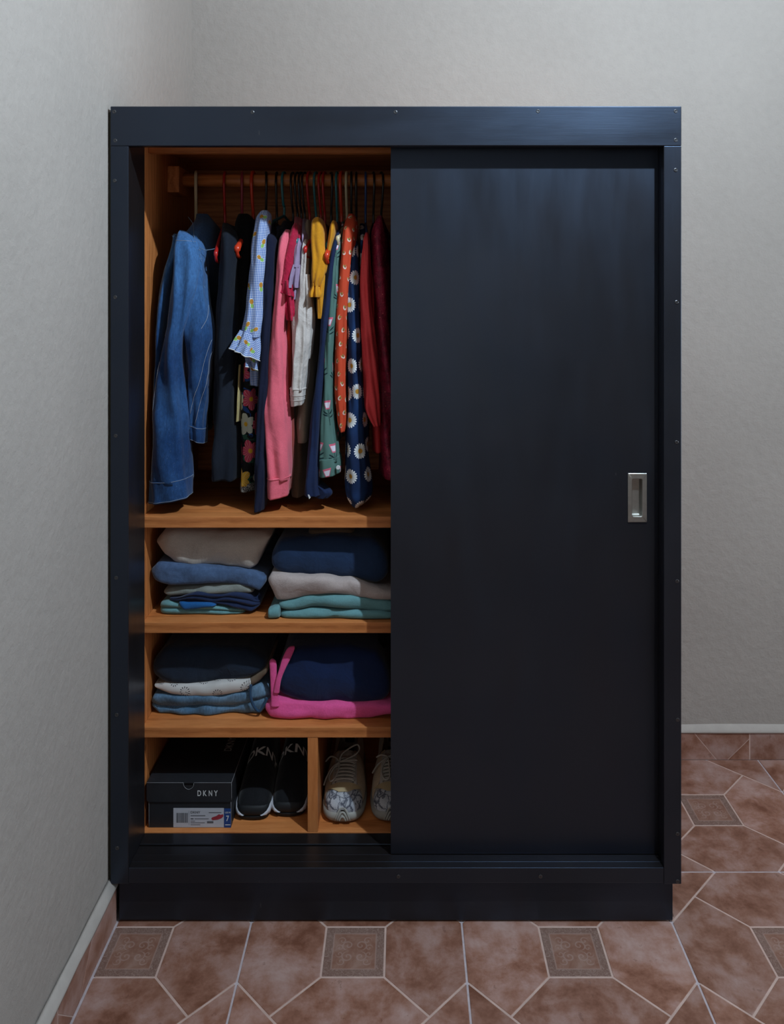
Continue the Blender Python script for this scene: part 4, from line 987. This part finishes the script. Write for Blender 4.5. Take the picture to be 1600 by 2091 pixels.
t, o, r = folded('royal_navy_sweater', 'thick royal navy sweater on the hot pink hoodie', 'sweater', C_FNAVYB,
    [(558, 1375), (575, 1345), (600, 1332), (700, 1330), (770, 1338), (796, 1365)], [(558, 1414), (574, 1428), (618, 1438), (651, 1441), (722, 1440), (796, 1440)], .130, .44, 1, 43, bulge=.018)
t, o, r = folded('black_jeans', 'black folded jeans on top of the royal navy sweater, deep in shadow', 'jeans', C_BLACK,
    [(610, 1311), (640, 1308), (740, 1308), (790, 1313)], [(610, 1332), (700, 1331), (790, 1333)], .20, .45, 1, 45)

# ---------------------------------------------------------------- shoes and shoe box
def text_mesh(body):
    cu = bpy.data.curves.new('text', 'FONT'); cu.body = body; cu.resolution_u = 6; cu.offset = .018
    o = bpy.data.objects.new('text', cu); COL.objects.link(o)
    dg = bpy.context.evaluated_depsgraph_get(); me = o.evaluated_get(dg).to_mesh()
    V = np.array([tuple(v.co)[:2] for v in me.vertices]); Fc = [tuple(p.vertices) for p in me.polygons]
    o.evaluated_get(dg).to_mesh_clear(); COL.objects.unlink(o); bpy.data.objects.remove(o); bpy.data.curves.remove(cu)
    V[:, 0] = (V[:, 0]-V[:, 0].min())/(V[:, 0].max()-V[:, 0].min()); V[:, 1] = (V[:, 1]-V[:, 1].min())/(V[:, 1].max()-V[:, 1].min())
    return V, Fc
def text(name, body, fn, mat, parent, sub=0):
    V, Fc = text_mesh(body)
    me = bpy.data.meshes.new('t'); me.from_pydata([(a, b_, 0) for a, b_ in V], [], Fc)
    bm = bmesh.new(); bm.from_mesh(me); bmesh.ops.triangulate(bm, faces=bm.faces)
    if sub: bmesh.ops.subdivide_edges(bm, edges=bm.edges, cuts=sub, use_grid_fill=True)
    bm.verts.ensure_lookup_table(); bm.verts.index_update()
    V2 = [tuple(fn(v.co.x, v.co.y)) for v in bm.verts]; F2 = [tuple(v.index for v in f.verts) for f in bm.faces]
    bm.free(); bpy.data.meshes.remove(me)
    return mobj(name, V2, F2, mat, parent, smooth=False)
ZF = ZS+.0010
M_CARD = plain('black_card', (.014, .0148, .018), .55, 0, .4, .15); M_CARDE = plain('worn_card_edge', (.20, .20, .21), .8); M_PRINT = plain('white_print', (.62, .62, .62), .7, var=.05); M_LABEL = plain('white_label', (.46, .46, .50), .6, var=.04)
M_LBLUE = plain('blue_label', (.008, .045, .19), .6, var=.05); M_GREYT0 = plain('dull_print', (.40, .40, .40), .8); M_INK = plain('grey_ink', (.09, .09, .10), .8); M_LRED = plain('red_ink', (.30, .02, .035), .7)
YX = .1085
bx0, bx1, bz = WX(304, YX), WX(471.5, YX), WZ(1598, YX)
sb = thing('shoe_box', 'black cardboard shoe box with white lettering and a white size label', 'box', ((bx0+bx1)/2, YX+.155, ZF))
def openbox(name, x0, x1, y0, y1, z0, z1, th, up, mat, parent):
    """thin-walled tray, open upwards (up) or downwards"""
    a, b_ = (z0, z1) if up else (z1, z0); i0 = a+(th if up else -th)
    R = lambda d, z: [(x0+d, y0+d, z), (x1-d, y0+d, z), (x1-d, y1-d, z), (x0+d, y1-d, z)]
    return loft(name, [R(0, a), R(0, b_), R(th, b_), R(th, i0)], mat, parent, caps=(True, True), uv=False, smooth=False)
openbox('box_body', bx0, bx1, YX, YX+.31, ZF, bz-.004, .0015, True, M_CARD, sb)
lx0, lx1 = WX(300, YX), WX(473, YX); lz0 = WZ(1636, YX); LY = YX-.0028
# lid: top, three sides and a front flap with a finger notch
lid = loft('lid', [[(lx0, LY, bz-.0002), (lx1, LY, bz-.0002), (lx1, YX+.313, bz-.0002), (lx0, YX+.313, bz-.0002)], [(lx0, LY, bz+.0014), (lx1, LY, bz+.0014), (lx1, YX+.313, bz+.0014), (lx0, YX+.313, bz+.0014)]], M_CARD, sb, uv=False, smooth=False)
nx, nr = WX(385, LY), .0118
pts = [(lx0, bz), (lx0, lz0+.004), (lx0+.004, lz0), (lx1-.004, lz0), (lx1, lz0+.004), (lx1, bz)]+[(nx+nr*math.cos(a), bz+(.0135*math.sin(a))) for a in np.linspace(0, -PI, 13)]
V = [(x, y, z) for y in (LY, LY+.0016) for x, z in pts]; n = len(pts)
# triangulated as two halves around the notch
def flap(name, poly):
    n = len(poly); V = [(x, y, z) for y in (LY, LY+.0016) for x, z in poly]
    return mobj(name, V, [tuple(range(n)), tuple(range(n, 2*n))]+[(i, (i+1) % n, n+(i+1) % n, n+i) for i in range(n)], M_CARD, lid, smooth=False)
arc = [(nx+nr*math.cos(a), bz+.0135*math.sin(a)) for a in np.linspace(0, -PI, 17)]
flap('lid_front', pts[:6]+arc)
flap_side = lambda x0, x1: box('lid_side', (x0, LY+.0016, lz0), (x1, YX+.313, bz), M_CARD, lid, 0)
flap_side(lx0, lx0+.0014); flap_side(lx1-.0014, lx1)
tube('notch_edge', [(x, LY-.0002, z) for x, z in arc], .0006, M_CARDE, lid, 6)
tube('worn_edge', [(x, LY-.0001, bz+.0012) for x in np.linspace(lx0, nx-nr, 8)], .00055, M_CARDE, lid, 5); tube('worn_edge', [(x, LY-.0001, bz+.0012) for x in np.linspace(nx+nr, lx1, 8)], .00055, M_CARDE, lid, 5)
tube('worn_edge', [(lx1, LY, z) for z in np.linspace(lz0+.004, bz, 6)], .0006, M_CARDE, lid, 5); tube('worn_edge', [(lx1, y, bz+.0012) for y in np.linspace(LY, YX+.3, 6)], .0005, M_CARDE, lid, 5)
tube('worn_edge', [(bx1, YX, z) for z in np.linspace(ZF+.001, lz0, 6)], .0006, M_CARDE, sb, 5); tube('worn_edge', [(bx0, YX, z) for z in np.linspace(ZF+.001, lz0, 6)], .0006, M_CARDE, sb, 5)
def flat(px0, px1, py0, py1, Y): 
    a, b_ = W(px0, py1, Y), W(px1, py0, Y)
    return lambda u, v: (a.x+(b_.x-a.x)*u, Y, a.z+(b_.z-a.z)*v)
for ch, a, b_ in (('D', 403, 410.5), ('K', 414.5, 422), ('N', 426, 433), ('Y', 436.5, 444.5)): text('lid_lettering', ch, flat(a, b_, 1614, 1625.5, LY-.0004), M_PRINT, lid)
text('lid_lettering', 'DKNY', lambda u, v: (WX(404, .109)+.019*0+(-.009+.009*2*(1-v))*1+.040, .232+.06*u, bz+.0018), M_GREYT0, lid)
# label
a, b_ = W(354, 1689, YX), W(457, 1650, YX); lab = box('label', (a.x, YX-.0006, a.z), (b_.x, YX, b_.z), M_LABEL, sb, 0)
a, b_ = W(457.5, 1689.5, YX), W(471.3, 1651, YX); lab2 = box('size_label', (a.x, YX-.0006, a.z), (b_.x, YX, b_.z), M_LBLUE, sb, 0)
LYY = YX-.0009
text('label_text', 'DKNY', flat(389, 409, 1656.3, 1661, LYY), M_INK, lab); text('label_text', '7', flat(461.5, 467.5, 1665.5, 1677, LYY), M_PRINT, lab2)
text('label_text', 'US M', flat(459.5, 470, 1657.5, 1661, LYY), M_PRINT, lab2)
def bars(name, rects, mat, parent, Y=LYY):
    V = []; Fc = []
    for x0, x1, y0, y1 in rects:
        k = len(V); V += [W(x0, y1, Y), W(x1, y1, Y), W(x1, y0, Y), W(x0, y0, Y)]; Fc.append((k, k+1, k+2, k+3))
    return mobj(name, V, Fc, mat, parent, smooth=False)
rnd = random.Random(8); x = 360.0; rc = []
while x < 382.5:
    w_ = rnd.choice((.5, .8, 1.2, 1.6)); rc.append((x, x+w_, 1660, 1680)); x += w_+rnd.choice((.5, .7, 1.1))
bars('barcode', rc, M_INK, lab)
bars('small_print', [(389, 419, 1665, 1666.4), (389, 395, 1671, 1673), (397, 426, 1671.4, 1672.6), (389, 398, 1676.2, 1677.2), (389, 418, 1679.5, 1680.6), (389, 409, 1683.6, 1684.6), (426, 452, 1658.6, 1660), (385.5, 385.9, 1655, 1685), (422.5, 435.5, 1677, 1681)], M_INK, lab)
bars('small_print', [(459.5, 470, 1683.5, 1685)], M_PRINT, lab2)
sp = [(431, 1672), (433, 1669), (441, 1666.5), (447, 1662.5), (450, 1664), (455.5, 1662.5), (456, 1667), (452, 1671), (444, 1674), (434, 1675)]
mobj('shoe_picture', [W(a, b_, LYY) for a, b_ in sp], [tuple(range(len(sp)))], M_LRED, lab, smooth=False)

class Shoe:
    def __init__(s, x, ytoe, L, wt, ht, sole, lean=0.0, rot=0.0):
        s.x, s.y, s.L, s.wt, s.ht, s.sole, s.lean, s.rot = x, ytoe, L, wt, ht, sole, lean, rot
    def w(s, q): return interp(s.wt, q)
    def h(s, q): return interp(s.ht, q)
    def surf(s, q, a, d=0.0, dip=None):
        w_, h_ = s.w(q)+d, s.h(q)+d
        ca, sa = math.cos(a), math.sin(a)
        x = -w_*math.copysign(abs(ca)**.72, ca)
        z = s.sole+(h_-s.sole)*max(sa, 0)**.62
        x *= 1-.16*(max(sa, 0)**2)
        if dip is not None:
            dd = interp(dip, q)
            if dd > 0: z = min(z, s.sole+(h_-s.sole)*(1-dd*math.exp(-((a-PI/2)/.75)**4)))
        y = s.y+s.L*q-d*(1 if q < .08 else 0)
        xx = x+s.lean*q
        yc = s.y+s.L*.4; c_, s_ = math.cos(s.rot), math.sin(s.rot)
        return (s.x+xx*c_-(y-yc)*s_, yc+(y-yc)*c_+xx*s_, ZF+z)
    QS = [0, .004, .012, .025, .045, .07, .1, .14, .18, .22, .26, .30, .34, .38, .42, .46, .50, .54, .58, .62, .67, .72, .78, .84, .89, .93, .96, .98, .992, 1.0]
    def grid(s, name, qs, aa, mat, parent, d=0.0, dip=None):
        """patch of the surface; aa(q) -> (a0, a1)"""
        rings = []; na = 22
        for q in qs:
            a0, a1 = aa(q); rings.append([s.surf(q, a0+(a1-a0)*k/na, d, dip) for k in range(na+1)])
        return loft(name, rings, mat, parent, closed=False)
    def outline(s, z, d, n=30):
        pts = []
        for q in s.QS: pts.append((-1, q))
        for q in reversed(s.QS): pts.append((1, q))
        out = []
        for sd, q in pts:
            w_ = s.w(q)+d; y = s.y-d+(s.L+2*d)*q; xx = sd*w_+s.lean*q
            yc = s.y+s.L*.4; c_, s_ = math.cos(s.rot), math.sin(s.rot)
            out.append((s.x+xx*c_-(y-yc)*s_, yc+(y-yc)*c_+xx*s_, ZF+z))
        return out
    def sole_loft(s, name, prof, mat, parent, toe=0.0):
        """prof: (height, offset); toe: extra height at the toe end"""
        rings = []
        for z, d in prof:
            r = s.outline(z, d); n = len(s.QS)
            rr = []
            for k, p in enumerate(r):
                q = s.QS[k] if k < n else s.QS[2*n-1-k]
                rr.append((p[0], p[1], p[2]+(toe*max(0, 1-q/.16)**1.3*(z/prof[-1][0]))))
            rings.append(rr)
        return loft(name, rings, mat, parent, uv=False)
# black slip-on trainers
M_KNIT = cloth('black_knit', (.0065, .007, .009), .8, bump=.3); M_RUB = plain('black_rubber', (.008, .009, .011), .62, 0, .35, .1); M_MID = plain('white_midsole', (.46, .46, .50), .6, 0, .4, .06); M_GREYT = plain('grey_print', (.60, .60, .58), .8)
WTB = [(0, .006), (.006, .020), (.02, .029), (.05, .0355), (.1, .0385), (.2, .040), (.32, .0405), (.5, .038), (.7, .0305), (.85, .031), (.94, .026), (.98, .017), (1, .004)]
HTB = [(0, .026), (.008, .034), (.025, .042), (.06, .05), (.12, .058), (.2, .066), (.3, .074), (.4, .084), (.5, .097), (.58, .112), (.68, .135), (.75, .150), (.85, .152), (.94, .148), (.98, .12), (1, .04)]
def black_shoe(label, cx, ytoe, rot, u0, u1):
    S_ = Shoe(WX(cx, ytoe+.03), ytoe, .262, WTB, HTB, .02, rot=rot)
    t = thing('slip_on_trainer', label, 'shoe', (S_.x, ytoe+.13, ZF), 'pair of black slip-on trainers')
    S_.grid('upper', S_.QS, lambda q: (0, PI), M_KNIT, t, dip=[(0, 0), (.70, 0), (.76, .30), (.9, .3), (.97, 0)])
    S_.sole_loft('outsole', [(0, -.004), (.002, -.001), (.009, .001), (.011, .0005)], M_RUB, t)
    S_.sole_loft('midsole', [(.0108, -.001), (.013, .0022), (.020, .0028), (.027, .0016), (.031, -.002)], M_RUB, t, .003)
    # white crescents moulded into both sides of the midsole
    for sd in (-1, 1):
        rr = []; qs = np.linspace(.0045, .42, 60)**1.0; qs = .0045+(.42-.0045)*np.linspace(0, 1, 50)**2.2
        for q in qs:
            k = interp([(.0045, .04), (.02, .55), (.06, 1.0), (.2, .8), (.42, .1)], q); zc = interp([(.0045, .0135), (.03, .018), (.1, .023), (.42, .022)], q); hh = .0085*k
            row = []
            for z, d in ((zc-hh, .0020), (zc-hh*.8, .0038), (zc, .0044), (zc+hh*.8, .0036), (zc+hh, .0012)):
                x = sd*(S_.w(q)+d); y = S_.y-d+(S_.L+2*d)*q; yc = S_.y+S_.L*.4; c_, s_ = math.cos(rot), math.sin(rot)
                row.append((S_.x+x*c_-(y-yc)*s_, yc+(y-yc)*c_+x*s_, ZF+z))
            rr.append(row)
        loft('midsole_stripe', rr, M_MID, t, closed=False, uv=False)
    text('lettering', 'DKNY', lambda u, v: S_.surf(.425+.075*v-.03*abs(2*u-1)**2, PI*(u0+(u1-u0)*u), .0012), M_GREYT, t, 2)
    return t
black_shoe('left black knit slip-on trainer with white midsole, next to the shoe box', 519.5, .131, 0.0, .22, .93)
black_shoe('right black knit slip-on trainer, set back against the pine divider', 590.5, .143, 0.02, .10, .90)
# snake print lace-up trainers
def m_snake():
    b = NB('snake_print', .7, .3); o = b.obj()
    w_ = b.noise(o, 45, 3, .6); mp = b.t.nodes.new('ShaderNodeVectorMath'); b.t.links.new(b.scale(o, (1.25, 1, 1)), mp.inputs[0]); b.t.links.new(b.mul(w_, .035), mp.inputs[1])
    d = b.voro(mp.outputs[0], 44, 'DISTANCE_TO_EDGE'); d2 = b.voro(mp.outputs[0], 200, 'DISTANCE_TO_EDGE')
    n = b.noise(o, 30, 3)
    col = b.mix(b.rng(n, .35, .68, 0, 1), (.54, .54, .56), (.32, .32, .35))
    col = b.mix(b.mul(b.lt(d2, .07), .25), col, (.12, .12, .15))
    col = b.mix(b.mul(b.rng(d, .02, .11, 1, 0), .9), col, (.045, .05, .075))
    return b.out(col)
M_SNAKE = m_snake(); M_SUEDE = cloth('beige_suede', (.50, .385, .26), .9, var=.12, scale=50); M_MESH = cloth('taupe_mesh', (.34, .30, .26), .9, var=.15, scale=90, bump=.6); M_TRIMT = plain('tan_overlay', (.42, .31, .17), .6, var=.1); M_SOLE = plain('ivory_foam', (.30, .285, .255), .6, 0, .4, .08); M_LACE = cloth('cream_laces', (.46, .43, .38), .9); M_LIN = cloth('dark_lining', (.012, .011, .011)); M_WHT = plain('pale_eyestay', (.48, .44, .40), .6, var=.06)
WTS = [(0, .005), (.006, .018), (.02, .028), (.05, .036), (.1, .0415), (.2, .046), (.32, .047), (.5, .042), (.7, .036), (.85, .036), (.94, .031), (.98, .02), (1, .005)]
HTS = [(0, .030), (.006, .036), (.02, .041), (.05, .045), (.09, .049), (.13, .054), (.2, .063), (.3, .074), (.4, .085), (.46, .090), (.55, .090), (.65, .088), (.75, .090), (.88, .100), (.95, .105), (.985, .09), (1, .04)]
def lace_shoe(label, cx, ytoe, rot, mirror, bow):
    S_ = Shoe(WX(cx, ytoe+.04), ytoe, .275, WTS, HTS, .017, rot=rot)
    t = thing('lace_up_trainer', label, 'shoe', (S_.x, ytoe+.13, ZF), 'pair of snake print trainers')
    dip = [(0, 0), (.45, 0), (.49, .35), (.56, .68), (.88, .68), (.94, .35), (.97, 0)]
    S_.grid('upper', S_.QS, lambda q: (0, PI), M_MESH, t, dip=dip)
    S_.grid('lining', np.linspace(.462, .945, 24), lambda q: (PI/2-.62, PI/2+.62), M_LIN, t, .0012, dip=dip)
    S_.grid('toe_cap', [0, .004, .012, .022, .034, .048, .064, .082, .1, .12, .145], lambda q: (.05, PI-.05), M_SNAKE, t, .0014)
    for sd in (0, 1):
        def rg(q, sd=sd):
            k = interp([(.12, .02), (.20, .30), (.36, .37), (.50, .38)], q)
            return (.10, PI*k) if sd == 0 else (PI-PI*k, PI-.10)
        S_.grid('side_panel', np.linspace(.13, .50, 18), rg, M_SUEDE, t, .0020)
        def re(q, sd=sd):
            a = interp([(.16, .31), (.30, .33), (.46, .345)], q); b2 = a+.055
            return (PI*a, PI*b2) if sd == 0 else (PI-PI*b2, PI-PI*a)
        S_.grid('eyestay', np.linspace(.175, .45, 16), re, M_WHT, t, .0042)
        S_.grid('heel_panel', np.linspace(.52, .985, 16), (lambda q: (.05, PI*.30)) if sd == 0 else (lambda q: (PI*.70, PI-.05)), M_SUEDE, t, .0018)
    S_.grid('vamp_overlay', np.linspace(.105, .18, 10), lambda q: (PI*interp([(.105, .44), (.13, .35), (.18, .14)], q), PI*(1-interp([(.105, .44), (.13, .35), (.18, .14)], q))), M_TRIMT, t, .0032)
    S_.grid('tongue', np.linspace(.172, .475, 16), lambda q: (PI*.385, PI*.615), M_MESH, t, .0030)
    S_.sole_loft('sole', [(0, -.006), (.003, .001), (.009, .0052), (.014, .0056), (.019, .0038), (.022, -.001)], M_SOLE, t, .004)
    for k in range(3):                     # nested arches moulded on the toe
        an = np.linspace(-1, 1, 19); pts = []; qq = np.linspace(0, .3, 200); ww = np.array([S_.w(q)+.005 for q in qq])
        for a in an:
            z = .009+(.025-.0080*k)*(1-abs(a)**2.2); xx = a*(.017-.0048*k); q = float(np.interp(abs(xx), ww, qq))
            y = S_.y-.0064+(S_.L+.011)*q+max(0, z-.020)*.55; pts.append((S_.x+xx*math.cos(rot), y, ZF+z))
        tube('toe_ridge', pts, .0025, M_SOLE, t, 7)
    for k in range(7):                     # crossed lacing
        q = .188+.030*k; a0, a1 = PI*.36, PI*.64
        for fl in (0, 1):
            pts = [S_.surf(q+(.016*u if fl else .016*(1-u)), a0+(a1-a0)*u, .0062+.0012*math.sin(PI*u)) for u in np.linspace(0, 1, 9)]
            tube('lace_row', pts, .0022, M_LACE, t, 7, flat=.7)
    for path in bow:
        P = [Vector(S_.surf(q, PI*a, d)) for q, a, d in [((q_-.285)*.80+.185, a_, d_) for q_, a_, d_ in path]]
        tube('lace_bow', [tuple(p) for p in spline(P, 6)], .0019, M_LACE, t, 7)
    return t
KN = (.47, .44, .010)
lace_shoe('left snake print trainer with a looped lace bow, beside the pine divider', 702, .124, 0.0, False, [
    [KN, (.53, .47, .016), (.60, .56, .022), (.635, .62, .022), (.61, .66, .018), (.54, .60, .014), (.49, .50, .011), KN],
    [KN, (.42, .36, .010), (.35, .28, .010), (.285, .31, .010), (.30, .38, .010), (.38, .43, .010), KN],
    [KN, (.52, .38, .012), (.565, .28, .014), (.60, .16, .014)], [KN, (.43, .32, .010), (.38, .20, .008), (.33, .13, .008)], [KN, (.49, .54, .010), (.52, .66, .008)]])
KN = (.52, .46, .010)
lace_shoe('right snake print trainer partly hidden by the sliding door', 800, .127, 0.0, True, [
    [KN, (.44, .40, .010), (.36, .37, .010), (.275, .42, .010), (.29, .48, .010), (.38, .48, .010), KN],
    [KN, (.55, .36, .012), (.57, .26, .012)], [KN, (.47, .30, .010), (.43, .18, .010)], [KN, (.56, .56, .012), (.60, .64, .012)]])
